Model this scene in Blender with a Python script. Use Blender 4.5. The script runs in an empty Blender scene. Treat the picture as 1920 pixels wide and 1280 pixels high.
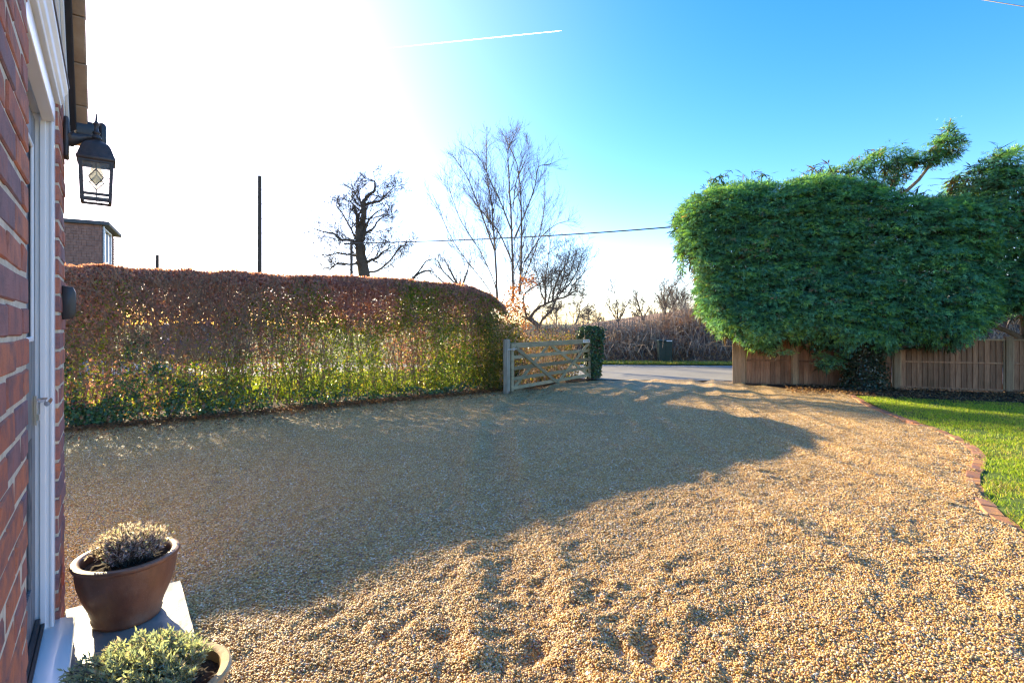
import bpy, bmesh, math, random
import numpy as np
from mathutils import Vector, Matrix, Quaternion

# ------------------------------------------------------------------ camera, sky, sun
F, CX, HY, H = 980.0, 960.0, 608.0, 1.4
scene = bpy.context.scene
COL = scene.collection
cam_d = bpy.data.cameras.new("camera")
cam = bpy.data.objects.new("camera", cam_d)
COL.objects.link(cam)
cam_d.sensor_width = 36.0
cam_d.lens = F * 36.0 / 1920.0
cam_d.shift_y = -(640.0 - HY) / 1920.0
cam_d.clip_start = 0.05
cam_d.clip_end = 9000.0
cam.location = (0, 0, H)
cam.rotation_euler = (math.radians(90), 0, 0)
scene.camera = cam

SUN_AZ, SUN_EL = -45.0, 18.4
HAZE_POW, HAZE_COL = 7.0, (3.4, 2.6, 1.95)
world = bpy.data.worlds.new("World")
scene.world = world
world.use_nodes = True
wn = world.node_tree.nodes
wl = world.node_tree.links
wn.clear()
w_out = wn.new("ShaderNodeOutputWorld")
w_bg = wn.new("ShaderNodeBackground")
w_sky = wn.new("ShaderNodeTexSky")
w_sky.sky_type = 'NISHITA'
w_sky.sun_disc = False
w_sky.sun_elevation = math.radians(SUN_EL)
w_sky.sun_rotation = math.radians(SUN_AZ)
w_sky.air_density = 1.0
w_sky.dust_density = 0.9; w_sky.altitude = 1500
w_sky.ozone_density = 1.2
w_hsv = wn.new("ShaderNodeHueSaturation")
w_hsv.inputs['Saturation'].default_value = 1.45
w_mul = wn.new("ShaderNodeMix"); w_mul.data_type = 'RGBA'; w_mul.blend_type = 'MULTIPLY'
w_mul.inputs[0].default_value = 1.0; w_mul.inputs[7].default_value = (1.08, 0.915, 0.99, 1)
wl.new(w_sky.outputs[0], w_hsv.inputs['Color'])
wl.new(w_hsv.outputs[0], w_mul.inputs[6])
# thin bright haze round the sun, fading out evenly with the angle from it
_a, _e = math.radians(SUN_AZ), math.radians(SUN_EL)
SUNV = Vector((math.sin(_a) * math.cos(_e), math.cos(_a) * math.cos(_e), math.sin(_e)))
w_co = wn.new("ShaderNodeTexCoord")
w_dot = wn.new("ShaderNodeVectorMath"); w_dot.operation = 'DOT_PRODUCT'; w_dot.inputs[1].default_value = SUNV
wl.new(w_co.outputs['Generated'], w_dot.inputs[0])
w_max = wn.new("ShaderNodeMath"); w_max.operation = 'MAXIMUM'; w_max.inputs[1].default_value = 0.0
wl.new(w_dot.outputs['Value'], w_max.inputs[0])
w_pow = wn.new("ShaderNodeMath"); w_pow.operation = 'POWER'; w_pow.inputs[1].default_value = HAZE_POW
wl.new(w_max.outputs[0], w_pow.inputs[0])
w_sc = wn.new("ShaderNodeVectorMath"); w_sc.operation = 'SCALE'; w_sc.inputs[0].default_value = HAZE_COL
wl.new(w_pow.outputs[0], w_sc.inputs['Scale'])
w_add = wn.new("ShaderNodeVectorMath"); w_add.operation = 'ADD'
wl.new(w_mul.outputs[2], w_add.inputs[0]); wl.new(w_sc.outputs[0], w_add.inputs[1])
wl.new(w_add.outputs[0], w_bg.inputs[0])
w_bg.inputs[1].default_value = 0.12
wl.new(w_bg.outputs[0], w_out.inputs[0])

sun_d = bpy.data.lights.new("sun", 'SUN')
sun_d.energy = 4.4
sun_d.angle = math.radians(0.53)
sun_d.color = (1.0, 0.845, 0.52)
sun = bpy.data.objects.new("sun", sun_d)
COL.objects.link(sun)
_a, _e = math.radians(SUN_AZ), math.radians(SUN_EL)
SUNV = Vector((math.sin(_a) * math.cos(_e), math.cos(_a) * math.cos(_e), math.sin(_e)))
sun.rotation_euler = SUNV.to_track_quat('Z', 'Y').to_euler()

scene.view_settings.view_transform = 'Standard'
scene.view_settings.look = 'None'
scene.view_settings.gamma = 1.0
scene.view_settings.exposure = 2.02
scene.view_settings.use_curve_mapping = False
scene.render.engine = 'CYCLES'
scene.cycles.use_denoising = True
scene.cycles.filter_width = 1.3
scene.cycles.max_bounces = 7
scene.cycles.diffuse_bounces = 3
scene.cycles.transmission_bounces = 5
scene.cycles.sample_clamp_indirect = 6.0

RNG = np.random.default_rng(7)
random.seed(7)
PI = math.pi

# ------------------------------------------------------------------ helpers
def at(px, py, Y):
    """world point on the ray of a photograph pixel at depth Y"""
    return np.array(((px - CX) / F * Y, Y, H + (HY - py) / F * Y))

def tag(o, label=None, cat=None, group=None, kind=None):
    if label: o['label'] = label
    if cat: o['category'] = cat
    if group: o['group'] = group
    if kind: o['kind'] = kind
    return o

def empty(name, loc=(0, 0, 0), rz=0.0):
    o = bpy.data.objects.new(name, None)
    o.empty_display_size = 0.1
    o.location = loc
    o.rotation_euler = (0, 0, rz)
    COL.objects.link(o)
    return o

def link(name, me, mats, parent=None, smooth=False):
    o = bpy.data.objects.new(name, me)
    COL.objects.link(o)
    if mats is not None:
        if not isinstance(mats, (list, tuple)): mats = [mats]
        if len(me.materials) == 0:
            for m in mats: me.materials.append(m)
    if parent is not None: o.parent = parent
    if smooth:
        me.polygons.foreach_set("use_smooth", np.ones(len(me.polygons), bool))
    return o

def arr_mesh(name, V, Fc, cols=None, smooth=False):
    """V (n,3); Fc (m,k) array of equal faces"""
    V = np.asarray(V, np.float32); Fc = np.asarray(Fc, np.int32)
    me = bpy.data.meshes.new(name)
    me.vertices.add(len(V)); me.vertices.foreach_set("co", V.ravel())
    m, k = Fc.shape
    me.loops.add(m * k); me.loops.foreach_set("vertex_index", Fc.ravel())
    me.polygons.add(m); me.polygons.foreach_set("loop_start", np.arange(m, dtype=np.int32) * k)
    me.update(calc_edges=True)
    if cols is not None:
        a = me.color_attributes.new("Col", 'FLOAT_COLOR', 'POINT')
        c = np.ones((len(V), 4), np.float32); c[:, :3] = cols
        a.data.foreach_set("color", c.ravel())
    if smooth:
        me.polygons.foreach_set("use_smooth", np.ones(m, bool))
    return me

class MB:
    """collects boxes, tubes and lathes into ONE mesh"""
    def __init__(s): s.v = []; s.f = []; s.n = 0
    def add(s, V, Fc):
        V = np.asarray(V, float)
        s.v.append(V); s.f += [tuple(int(i) + s.n for i in f) for f in Fc]; s.n += len(V)
    def box(s, lo, hi, M=None):
        x0, y0, z0 = lo; x1, y1, z1 = hi
        V = np.array([(x0,y0,z0),(x1,y0,z0),(x1,y1,z0),(x0,y1,z0),(x0,y0,z1),(x1,y0,z1),(x1,y1,z1),(x0,y1,z1)], float)
        if M is not None: V = np.array([M @ Vector(p) for p in V])
        s.add(V, [(0,3,2,1),(4,5,6,7),(0,1,5,4),(1,2,6,5),(2,3,7,6),(3,0,4,7)])
    def bar(s, p, q, w, h, up=(0, 0, 1)):
        """box from p to q, w wide sideways and h along up"""
        p = Vector(p); q = Vector(q); d = (q - p).normalized(); up = Vector(up)
        sx = d.cross(up).normalized(); uy = sx.cross(d).normalized()
        V = []
        for c in (p, q):
            for a, b in ((-1,-1),(1,-1),(1,1),(-1,1)): V.append(c + sx * (a * w / 2) + uy * (b * h / 2))
        s.add([tuple(x) for x in V], [(0,1,2,3),(7,6,5,4),(0,4,5,1),(1,5,6,2),(2,6,7,3),(3,7,4,0)])
    def tube(s, pts, rad, sides=5, cap=True):
        V, Fq = tube_arr(np.asarray(pts, float), np.asarray(rad, float), sides)
        Fq = [tuple(f) for f in Fq]
        if cap:
            n = len(V)
            Fq = Fq + [tuple(range(sides - 1, -1, -1)), tuple(range(n - sides, n))]
        s.add(V, Fq)
    def lathe(s, prof, seg=24, c=(0, 0, 0), cap=True):
        k = len(prof); V = []
        for i in range(seg):
            a = 2 * PI * i / seg
            for r, z in prof: V.append((c[0] + r * math.cos(a), c[1] + r * math.sin(a), c[2] + z))
        Fq = []
        for i in range(seg):
            j = (i + 1) % seg
            for t in range(k - 1): Fq.append((i*k+t, j*k+t, j*k+t+1, i*k+t+1))
        if cap:
            if prof[0][0] > 1e-6: Fq.append(tuple(i*k for i in range(seg))[::-1])
            if prof[-1][0] > 1e-6: Fq.append(tuple(i*k+k-1 for i in range(seg)))
        s.add(V, Fq)
    def prism(s, poly, axis, a, b):
        """polygon of 2-D points swept along an axis from a to b; axis 0: (x; y,z) 1: (y; x,z) 2: (z; x,y)"""
        n = len(poly); V = []
        for t in (a, b):
            for p, q in poly:
                V.append({0: (t, p, q), 1: (p, t, q), 2: (p, q, t)}[axis])
        Fq = [tuple(range(n))[::-1], tuple(range(n, 2 * n))]
        for i in range(n): Fq.append((i, (i+1) % n, n + (i+1) % n, n + i))
        s.add(V, Fq)
    def mesh(s, name):
        me = bpy.data.meshes.new(name)
        me.from_pydata(np.concatenate(s.v).tolist(), [], s.f); me.update()
        bm = bmesh.new(); bm.from_mesh(me); bmesh.ops.recalc_face_normals(bm, faces=bm.faces); bm.to_mesh(me); bm.free()
        return me
    def build(s, name, m, parent=None, smooth=False, bevel=0.0, seg=1):
        me = s.mesh(name)
        if bevel > 0:
            bm = bmesh.new(); bm.from_mesh(me)
            bmesh.ops.bevel(bm, geom=list(bm.edges), offset=bevel, segments=seg, affect='EDGES', clamp_overlap=True, profile=0.5)
            bm.to_mesh(me); bm.free()
        o = link(name, me, m, parent, smooth)
        if smooth:
            try: me.set_sharp_from_angle(angle=math.radians(42))
            except Exception: pass
        return o

def tube_arr(P, R, sides):
    k = len(P)
    T = np.gradient(P, axis=0)
    T /= np.linalg.norm(T, axis=1, keepdims=True) + 1e-9
    ref = np.array((0.31, 0.17, 0.93)) if abs(T[0] @ np.array((0.31, 0.17, 0.93))) < 0.9 else np.array((1.0, 0.2, 0.1))
    A = np.cross(T, ref); A /= np.linalg.norm(A, axis=1, keepdims=True) + 1e-9
    B = np.cross(T, A)
    ang = np.arange(sides) * 2 * PI / sides
    V = P[:, None, :] + R[:, None, None] * (np.cos(ang)[None, :, None] * A[:, None, :] + np.sin(ang)[None, :, None] * B[:, None, :])
    i = np.arange(k - 1)[:, None] * sides; j = np.arange(sides)[None, :]; j2 = (j + 1) % sides
    Fq = np.stack([i + j, i + j2, i + sides + j2, i + sides + j], -1).reshape(-1, 4)
    return V.reshape(-1, 3), Fq

def tubes_mesh(name, paths, sides=4):
    """paths: list of (pts, radii) -> one quad mesh"""
    Vs, Fs, n = [], [], 0
    for P, R in paths:
        sd = sides if R[0] < 0.05 else max(sides, 8)
        V, Fq = tube_arr(P, R, sd)
        Vs.append(V); Fs.append(Fq + n); n += len(V)
    return arr_mesh(name, np.concatenate(Vs), np.concatenate(Fs), smooth=True)

def unit(a): return a / (np.linalg.norm(a, axis=-1, keepdims=True) + 1e-9)

def rand_dirs(n, rng=RNG): return unit(rng.normal(size=(n, 3)))

_perm = np.random.default_rng(3).random(65536).astype(np.float32)
def vnoise(P, scale, seed=0):
    """value noise 0..1 of points (n,2|3)"""
    P = np.asarray(P, float) * scale
    if P.shape[1] == 2: P = np.c_[P, np.zeros(len(P))]
    I = np.floor(P).astype(np.int64); Fr = P - I; Fr = Fr * Fr * (3 - 2 * Fr)
    def h(dx, dy, dz):
        k = (I[:, 0]+dx)*73856093 ^ (I[:, 1]+dy)*19349663 ^ (I[:, 2]+dz)*83492791 ^ (seed*2654435)
        return _perm[(k ^ (k >> 13)) & 65535]
    x, y, z = Fr.T
    a = h(0,0,0)*(1-x)+h(1,0,0)*x; b = h(0,1,0)*(1-x)+h(1,1,0)*x
    c = h(0,0,1)*(1-x)+h(1,0,1)*x; d = h(0,1,1)*(1-x)+h(1,1,1)*x
    return (a*(1-y)+b*y)*(1-z) + (c*(1-y)+d*y)*z

def leaf_cards(C, A, N, L, W, fold=0.25):
    """pointed leaves: C base points, A axis, N normal; returns verts, faces (folded rhombus of two triangles each side)"""
    A = unit(A); S = unit(np.cross(A, N)); Nn = np.cross(S, A)
    L = np.broadcast_to(L, (len(C),))[:, None]; W = np.broadcast_to(W, (len(C),))[:, None]
    v0 = C; v2 = C + A * L
    m = C + A * L * 0.48
    v1 = m + S * W * 0.5 + Nn * W * fold; v3 = m - S * W * 0.5 + Nn * W * fold
    V = np.stack([v0, v1, v2, v3], 1).reshape(-1, 3)
    b = np.arange(len(C))[:, None] * 4
    Fq = np.concatenate([np.stack([b[:, 0], b[:, 0]+1, b[:, 0]+2], -1), np.stack([b[:, 0], b[:, 0]+2, b[:, 0]+3], -1)])
    return V, Fq

def pick(rng, n, palette, weights=None):
    pal = np.array(palette, float)
    idx = rng.choice(len(pal), n, p=None if weights is None else np.array(weights) / np.sum(weights))
    c = pal[idx] * rng.uniform(0.75, 1.25, (n, 1))
    return c

# ------------------------------------------------------------------ materials
def new_mat(name):
    m = bpy.data.materials.new(name); m.use_nodes = True
    nt = m.node_tree; nt.nodes.clear()
    out = nt.nodes.new("ShaderNodeOutputMaterial")
    return m, nt, out

def ramp(nt, fac, stops, interp='LINEAR'):
    r = nt.nodes.new("ShaderNodeValToRGB"); r.color_ramp.interpolation = interp
    e = r.color_ramp.elements
    while len(e) < len(stops): e.new(0.5)
    for i, (p, c) in enumerate(stops):
        e[i].position = p; e[i].color = (*c, 1) if len(c) == 3 else c
    nt.links.new(fac, r.inputs[0]); return r.outputs[0]

def noise(nt, scale, detail=4.0, rough=0.55, coord=None, dist=0.0):
    n = nt.nodes.new("ShaderNodeTexNoise"); n.inputs['Scale'].default_value = scale
    n.inputs['Detail'].default_value = detail; n.inputs['Roughness'].default_value = rough
    n.inputs['Distortion'].default_value = dist
    if coord is not None: nt.links.new(coord, n.inputs['Vector'])
    return n.outputs['Fac']

def objc(nt, scale=None):
    t = nt.nodes.new("ShaderNodeTexCoord").outputs['Object']
    if scale is not None:
        m = nt.nodes.new("ShaderNodeMapping"); m.inputs['Scale'].default_value = scale
        nt.links.new(t, m.inputs[0]); t = m.outputs[0]
    return t

def mixc(nt, fac, a, b, mode='MIX'):
    m = nt.nodes.new("ShaderNodeMix"); m.data_type = 'RGBA'; m.blend_type = mode
    for k, v in ((0, fac), (6, a), (7, b)):
        if hasattr(v, 'links'): nt.links.new(v, m.inputs[k])
        elif k == 0: m.inputs[0].default_value = v
        else: m.inputs[k].default_value = (*v, 1)
    return m.outputs[2]

def bump(nt, h, strength=0.4, dist=0.01):
    b = nt.nodes.new("ShaderNodeBump"); b.inputs['Strength'].default_value = strength
    b.inputs['Distance'].default_value = dist; nt.links.new(h, b.inputs['Height']); return b.outputs[0]

def principled(nt, out, col, rough=0.6, normal=None, metal=0.0, spec=0.5, coat=0.0):
    p = nt.nodes.new("ShaderNodeBsdfPrincipled")
    if hasattr(col, 'links'): nt.links.new(col, p.inputs['Base Color'])
    else: p.inputs['Base Color'].default_value = (*col, 1)
    if hasattr(rough, 'links'): nt.links.new(rough, p.inputs['Roughness'])
    else: p.inputs['Roughness'].default_value = rough
    p.inputs['Metallic'].default_value = metal
    p.inputs['Specular IOR Level'].default_value = spec
    p.inputs['Coat Weight'].default_value = coat
    if normal is not None: nt.links.new(normal, p.inputs['Normal'])
    if out is not None: nt.links.new(p.outputs[0], out.inputs[0])
    return p

def mat_simple(name, c0, c1, scale=8, rough=0.6, bstr=0.2, bscale=60, metal=0.0, spec=0.5, coat=0.0, stretch=None):
    m, nt, out = new_mat(name)
    co = objc(nt, stretch)
    f = noise(nt, scale, 6, 0.6, co)
    col = ramp(nt, f, [(0.3, c0), (0.7, c1)])
    b = bump(nt, noise(nt, bscale, 4, 0.6, co), bstr, 0.004) if bstr > 0 else None
    principled(nt, out, col, rough, b, metal, spec, coat)
    return m

def mat_leaf(name, trans=0.45, gloss=0.35, tint=(1.6, 1.25, 0.6), rough=0.45):
    """leaf coloured by its own attribute; light passes through with a warmer tint"""
    m, nt, out = new_mat(name)
    a = nt.nodes.new("ShaderNodeAttribute"); a.attribute_name = "Col"
    p = principled(nt, None, a.outputs['Color'], rough, spec=gloss)
    t = nt.nodes.new("ShaderNodeBsdfTranslucent")
    tc = mixc(nt, 1.0, a.outputs['Color'], tint, 'MULTIPLY')
    nt.links.new(tc, t.inputs[0])
    mx = nt.nodes.new("ShaderNodeMixShader"); mx.inputs[0].default_value = trans
    nt.links.new(p.outputs[0], mx.inputs[1]); nt.links.new(t.outputs[0], mx.inputs[2])
    nt.links.new(mx.outputs[0], out.inputs[0])
    return m

def mat_wood(name, c0, c1, c2, axis_scale=(14, 14, 1.2), rough=0.75, seedvar=0.4):
    m, nt, out = new_mat(name)
    co = objc(nt, axis_scale)
    oi = nt.nodes.new("ShaderNodeObjectInfo")
    va = nt.nodes.new("ShaderNodeVectorMath"); va.operation = 'ADD'
    sc = nt.nodes.new("ShaderNodeMath"); sc.operation = 'MULTIPLY'; sc.inputs[1].default_value = 37.0
    nt.links.new(oi.outputs['Random'], sc.inputs[0]); nt.links.new(co, va.inputs[0]); nt.links.new(sc.outputs[0], va.inputs[1])
    f = noise(nt, 3.0, 8, 0.65, va.outputs[0], 0.6)
    col = ramp(nt, f, [(0.25, c0), (0.5, c1), (0.78, c2)])
    v = ramp(nt, oi.outputs['Random'], [(0, (1 - seedvar,) * 3), (1, (1 + seedvar * 0.6,) * 3)])
    col = mixc(nt, 1.0, col, v, 'MULTIPLY')
    # damp, algae-stained patches
    st = noise(nt, 2.2, 5, 0.6, nt.nodes.new("ShaderNodeNewGeometry").outputs['Position'])
    col = mixc(nt, ramp(nt, st, [(0.52, (0, 0, 0)), (0.75, (0.5, 0.5, 0.5))]), col, (c0[0] * 0.8, c0[1] * 0.95, c0[2] * 0.7))
    b = bump(nt, f, 0.45, 0.004)
    principled(nt, out, col, rough, b, spec=0.25)
    return m

def mat_brick(name, stops, rough=0.85):
    m, nt, out = new_mat(name)
    oi = nt.nodes.new("ShaderNodeObjectInfo")
    g = nt.nodes.new("ShaderNodeNewGeometry")
    base = ramp(nt, oi.outputs['Random'], stops, 'CONSTANT')
    blot = noise(nt, 13, 6, 0.62, g.outputs['Position'])
    col = mixc(nt, ramp(nt, blot, [(0.42, (0, 0, 0)), (0.68, (0.85, 0.85, 0.85))]), base, (0.17, 0.11, 0.12))
    hot = noise(nt, 21, 4, 0.6, g.outputs['Position'])
    col = mixc(nt, ramp(nt, hot, [(0.55, (0, 0, 0)), (0.75, (0.55, 0.55, 0.55))]), col, (0.47, 0.14, 0.07))
    pit = noise(nt, 160, 5, 0.7, g.outputs['Position'])
    col = mixc(nt, ramp(nt, pit, [(0.3, (0.5, 0.5, 0.5)), (0.42, (0, 0, 0))]), col, (0.06, 0.03, 0.03))
    b = bump(nt, pit, 0.95, 0.006)
    principled(nt, out, col, rough, b, spec=0.25)
    return m

GRAV = [(0.0, (0.57, 0.335, 0.105)), (0.20, (0.66, 0.445, 0.19)), (0.40, (0.48, 0.25, 0.07)), (0.56, (0.71, 0.53, 0.28)),
        (0.68, (0.34, 0.165, 0.068)), (0.79, (0.76, 0.62, 0.43)), (0.85, (0.32, 0.21, 0.19)), (0.895, (0.63, 0.36, 0.07)), (0.975, (0.86, 0.78, 0.67))]

def mat_gravel_bed():
    m, nt, out = new_mat("gravel_bed")
    pos = nt.nodes.new("ShaderNodeNewGeometry").outputs['Position']
    v = nt.nodes.new("ShaderNodeTexVoronoi"); v.inputs['Scale'].default_value = 75; v.inputs['Randomness'].default_value = 1.0
    nt.links.new(pos, v.inputs['Vector'])
    sep = nt.nodes.new("ShaderNodeSeparateColor"); nt.links.new(v.outputs['Color'], sep.inputs[0])
    col = ramp(nt, sep.outputs[0], GRAV, 'CONSTANT')
    gap = ramp(nt, v.outputs['Distance'], [(0.4, (0, 0, 0)), (0.75, (0.55, 0.55, 0.55))])
    col = mixc(nt, gap, col, (0.14, 0.085, 0.045))
    dirt = noise(nt, 0.7, 5, 0.6, pos)
    col = mixc(nt, ramp(nt, dirt, [(0.4, (0, 0, 0)), (0.75, (0.45, 0.45, 0.45))]), col, (0.20, 0.135, 0.085))
    inv = nt.nodes.new("ShaderNodeMath"); inv.operation = 'SUBTRACT'; inv.inputs[0].default_value = 1.0
    nt.links.new(v.outputs['Distance'], inv.inputs[1])
    b = bump(nt, inv.outputs[0], 1.0, 0.012)
    principled(nt, out, col, 0.62, b, spec=0.4)
    return m

def mat_pebble():
    m, nt, out = new_mat("pebble")
    a = nt.nodes.new("ShaderNodeAttribute"); a.attribute_type = 'INSTANCER'; a.attribute_name = "tone"
    col = ramp(nt, a.outputs['Fac'], GRAV, 'CONSTANT')
    n = noise(nt, 1.4, 3, 0.6, nt.nodes.new("ShaderNodeTexCoord").outputs['Object'])
    col = mixc(nt, 1.0, col, ramp(nt, n, [(0.3, (0.75, 0.72, 0.7)), (0.7, (1.1, 1.1, 1.1))]), 'MULTIPLY')
    principled(nt, out, col, 0.5, spec=0.45)
    return m

def mat_ground(name, stops, scale=1.2, rough=0.95, bs=0.8, bd=0.03, bscale=25):
    m, nt, out = new_mat(name)
    pos = nt.nodes.new("ShaderNodeNewGeometry").outputs['Position']
    a = noise(nt, scale, 8, 0.65, pos); c = noise(nt, scale * 14, 5, 0.7, pos)
    mx = nt.nodes.new("ShaderNodeMath"); mx.operation = 'MULTIPLY_ADD'; mx.inputs[1].default_value = 0.45; 
    nt.links.new(c, mx.inputs[0]); 
    h = nt.nodes.new("ShaderNodeMath"); h.operation = 'MULTIPLY'; h.inputs[1].default_value = 0.55
    nt.links.new(a, h.inputs[0]); nt.links.new(h.outputs[0], mx.inputs[2])
    col = ramp(nt, mx.outputs[0], stops)
    principled(nt, out, col, rough, bump(nt, noise(nt, bscale, 6, 0.7, pos), bs, bd), spec=0.2)
    return m

M = {}
M['bed'] = mat_gravel_bed()
M['pebble'] = mat_pebble()
M['brick'] = mat_brick("red_brick", [(0.0, (0.53, 0.175, 0.105)), (0.22, (0.43, 0.17, 0.135)), (0.42, (0.60, 0.205, 0.11)), (0.6, (0.36, 0.175, 0.165)), (0.78, (0.56, 0.21, 0.135)), (0.9, (0.29, 0.165, 0.175))])
M['edge_brick'] = mat_brick("edging_brick", [(0.0, (0.46, 0.20, 0.085)), (0.3, (0.39, 0.165, 0.075)), (0.6, (0.52, 0.25, 0.10)), (0.85, (0.42, 0.20, 0.11))])
M['mortar'] = mat_simple("mortar", (0.50, 0.41, 0.30), (0.76, 0.66, 0.52), 22, 0.95, 1.0, 160)
M['white'] = mat_simple("white_upvc", (0.85, 0.84, 0.84), (0.88, 0.87, 0.87), 3, 0.28, 0.03, 20)
M['whitepaint'] = mat_simple("white_paint", (0.70, 0.69, 0.67), (0.80, 0.79, 0.77), 5, 0.5, 0.1, 30)
M['black'] = mat_simple("black_plastic", (0.018, 0.017, 0.02), (0.03, 0.028, 0.032), 6, 0.4, 0.05, 40)
M['iron'] = mat_simple("cast_iron", (0.035, 0.03, 0.032), (0.075, 0.06, 0.06), 30, 0.5, 0.3, 120)
M['lead'] = mat_simple("lead_flashing", (0.10, 0.085, 0.075), (0.18, 0.15, 0.13), 10, 0.6, 0.3, 50)
M['chrome'] = mat_simple("chrome", (0.75, 0.75, 0.77), (0.85, 0.85, 0.87), 3, 0.08, 0.0, metal=1.0)
M['galv'] = mat_simple("galvanised_steel", (0.38, 0.40, 0.42), (0.55, 0.56, 0.57), 14, 0.45, 0.1, 60, metal=0.6)
M['rooftile'] = mat_simple("clay_tile", (0.30, 0.20, 0.135), (0.46, 0.34, 0.24), 9, 0.85, 0.5, 60)
M['slate'] = mat_simple("riven_slate", (0.17, 0.175, 0.185), (0.30, 0.29, 0.27), 6, 0.5, 0.9, 16)
def mat_pot(name, c0, c1, bloom, rough, amt):
    m, nt, out = new_mat(name)
    co = objc(nt, (1, 1, 0.45)); f = noise(nt, 9, 7, 0.65, co)
    col = ramp(nt, f, [(0.3, c0), (0.68, c1)])
    st = noise(nt, 5.5, 8, 0.7, objc(nt, (1, 1, 0.8)))
    col = mixc(nt, ramp(nt, st, [(0.52, (0, 0, 0)), (0.72, (amt, amt, amt))]), col, bloom)
    sp = noise(nt, 120, 3, 0.6, objc(nt))
    col = mixc(nt, ramp(nt, sp, [(0.66, (0, 0, 0)), (0.72, (0.6, 0.6, 0.6))]), col, (bloom[0] * 0.9, bloom[1] * 0.8, bloom[2] * 0.7))
    rg = ramp(nt, st, [(0.4, (rough,) * 3), (0.75, (min(1, rough + 0.35),) * 3)])
    principled(nt, out, col, rg, bump(nt, noise(nt, 45, 6, 0.7, objc(nt)), 0.35, 0.004), spec=0.4)
    return m
M['pot'] = mat_pot("glazed_pot", (0.115, 0.05, 0.033), (0.24, 0.108, 0.06), (0.33, 0.23, 0.17), 0.34, 0.35)
M['terracotta'] = mat_pot("weathered_terracotta", (0.32, 0.19, 0.085), (0.50, 0.34, 0.18), (0.62, 0.55, 0.40), 0.65, 0.7)
M['soil'] = mat_ground("soil", [(0.3, (0.022, 0.014, 0.01)), (0.5, (0.05, 0.032, 0.022)), (0.7, (0.10, 0.065, 0.04))], 3.0)
M['lawn_ground'] = mat_ground("lawn_ground", [(0.3, (0.06, 0.075, 0.018)), (0.5, (0.10, 0.15, 0.025)), (0.7, (0.19, 0.19, 0.06))], 2.0)
M['field'] = mat_ground("field", [(0.3, (0.16, 0.13, 0.06)), (0.5, (0.22, 0.22, 0.08)), (0.7, (0.34, 0.28, 0.15))], 0.4)
M['asphalt'] = mat_ground("asphalt", [(0.3, (0.20, 0.18, 0.16)), (0.5, (0.26, 0.235, 0.21)), (0.7, (0.32, 0.29, 0.26))], 0.8, 0.7, 0.3, 0.006, 90)
M['paving'] = mat_ground("paving", [(0.3, (0.30, 0.27, 0.22)), (0.5, (0.40, 0.36, 0.30)), (0.7, (0.48, 0.44, 0.38))], 1.5, 0.8, 0.3, 0.01, 60)
M['roadpaint'] = mat_simple("road_paint", (0.5, 0.48, 0.44), (0.75, 0.73, 0.70), 6, 0.7, 0.1, 60)
M['gatewood'] = mat_wood("weathered_oak", (0.16, 0.155, 0.12), (0.29, 0.285, 0.22), (0.40, 0.39, 0.31), (10, 1.0, 10))
M['fencewood'] = mat_wood("fence_board", (0.13, 0.06, 0.032), (0.33, 0.16, 0.085), (0.47, 0.255, 0.14), (16, 16, 1.1))
M['fencepost'] = mat_wood("fence_post", (0.24, 0.14, 0.075), (0.38, 0.235, 0.13), (0.55, 0.35, 0.19), (14, 14, 1.0), seedvar=0.3)
M['polewood'] = mat_wood("pole_wood", (0.045, 0.032, 0.025), (0.085, 0.065, 0.05), (0.13, 0.10, 0.08), (10, 10, 0.5))
M['doorwood'] = mat_wood("grey_grained_door", (0.05, 0.05, 0.055), (0.16, 0.16, 0.17), (0.40, 0.40, 0.41), (26, 26, 1.4), 0.35, 0.0)
M['bark'] = mat_simple("bark", (0.05, 0.036, 0.026), (0.12, 0.09, 0.065), 14, 0.95, 0.9, 50)
M['birchbark'] = mat_simple("twig_bark", (0.11, 0.08, 0.06), (0.22, 0.165, 0.125), 9, 0.8, 0.4, 40)
M['barestem'] = mat_simple("bare_stem", (0.30, 0.17, 0.09), (0.45, 0.29, 0.17), 9, 0.85, 0.4, 40)
M['hedgestem'] = mat_simple("hedge_stem", (0.17, 0.12, 0.085), (0.32, 0.24, 0.17), 9, 0.9, 0.4, 40)
M['leaf'] = mat_leaf("hedge_leaf", 0.52, 0.5, (1.38, 1.22, 0.7), 0.38)
M['ivy'] = mat_leaf("ivy_leaf", 0.25, 0.5, (1.4, 1.4, 0.6), 0.35)
M['cypress'] = mat_leaf("cypress_spray", 0.42, 0.25, (1.9, 1.6, 0.5), 0.5)
M['grass'] = mat_leaf("grass_blade", 0.45, 0.3, (1.5, 1.4, 0.5), 0.45)
M['herb'] = mat_leaf("herb_leaf", 0.5, 0.2, (1.3, 1.25, 0.7), 0.6)
M['dead'] = mat_leaf("dead_stem", 0.5, 0.2, (1.4, 1.1, 0.7), 0.8)
M['cabinet'] = mat_simple("green_cabinet", (0.012, 0.035, 0.03), (0.02, 0.05, 0.042), 5, 0.5, 0.05, 30)
M['hangtile'] = mat_simple("hung_tile", (0.19, 0.095, 0.07), (0.33, 0.165, 0.115), 5, 0.85, 0.4, 30)
M['roofdark'] = mat_simple("dark_roof_edge", (0.05, 0.05, 0.055), (0.09, 0.09, 0.095), 4, 0.7, 0.1, 20)

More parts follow.
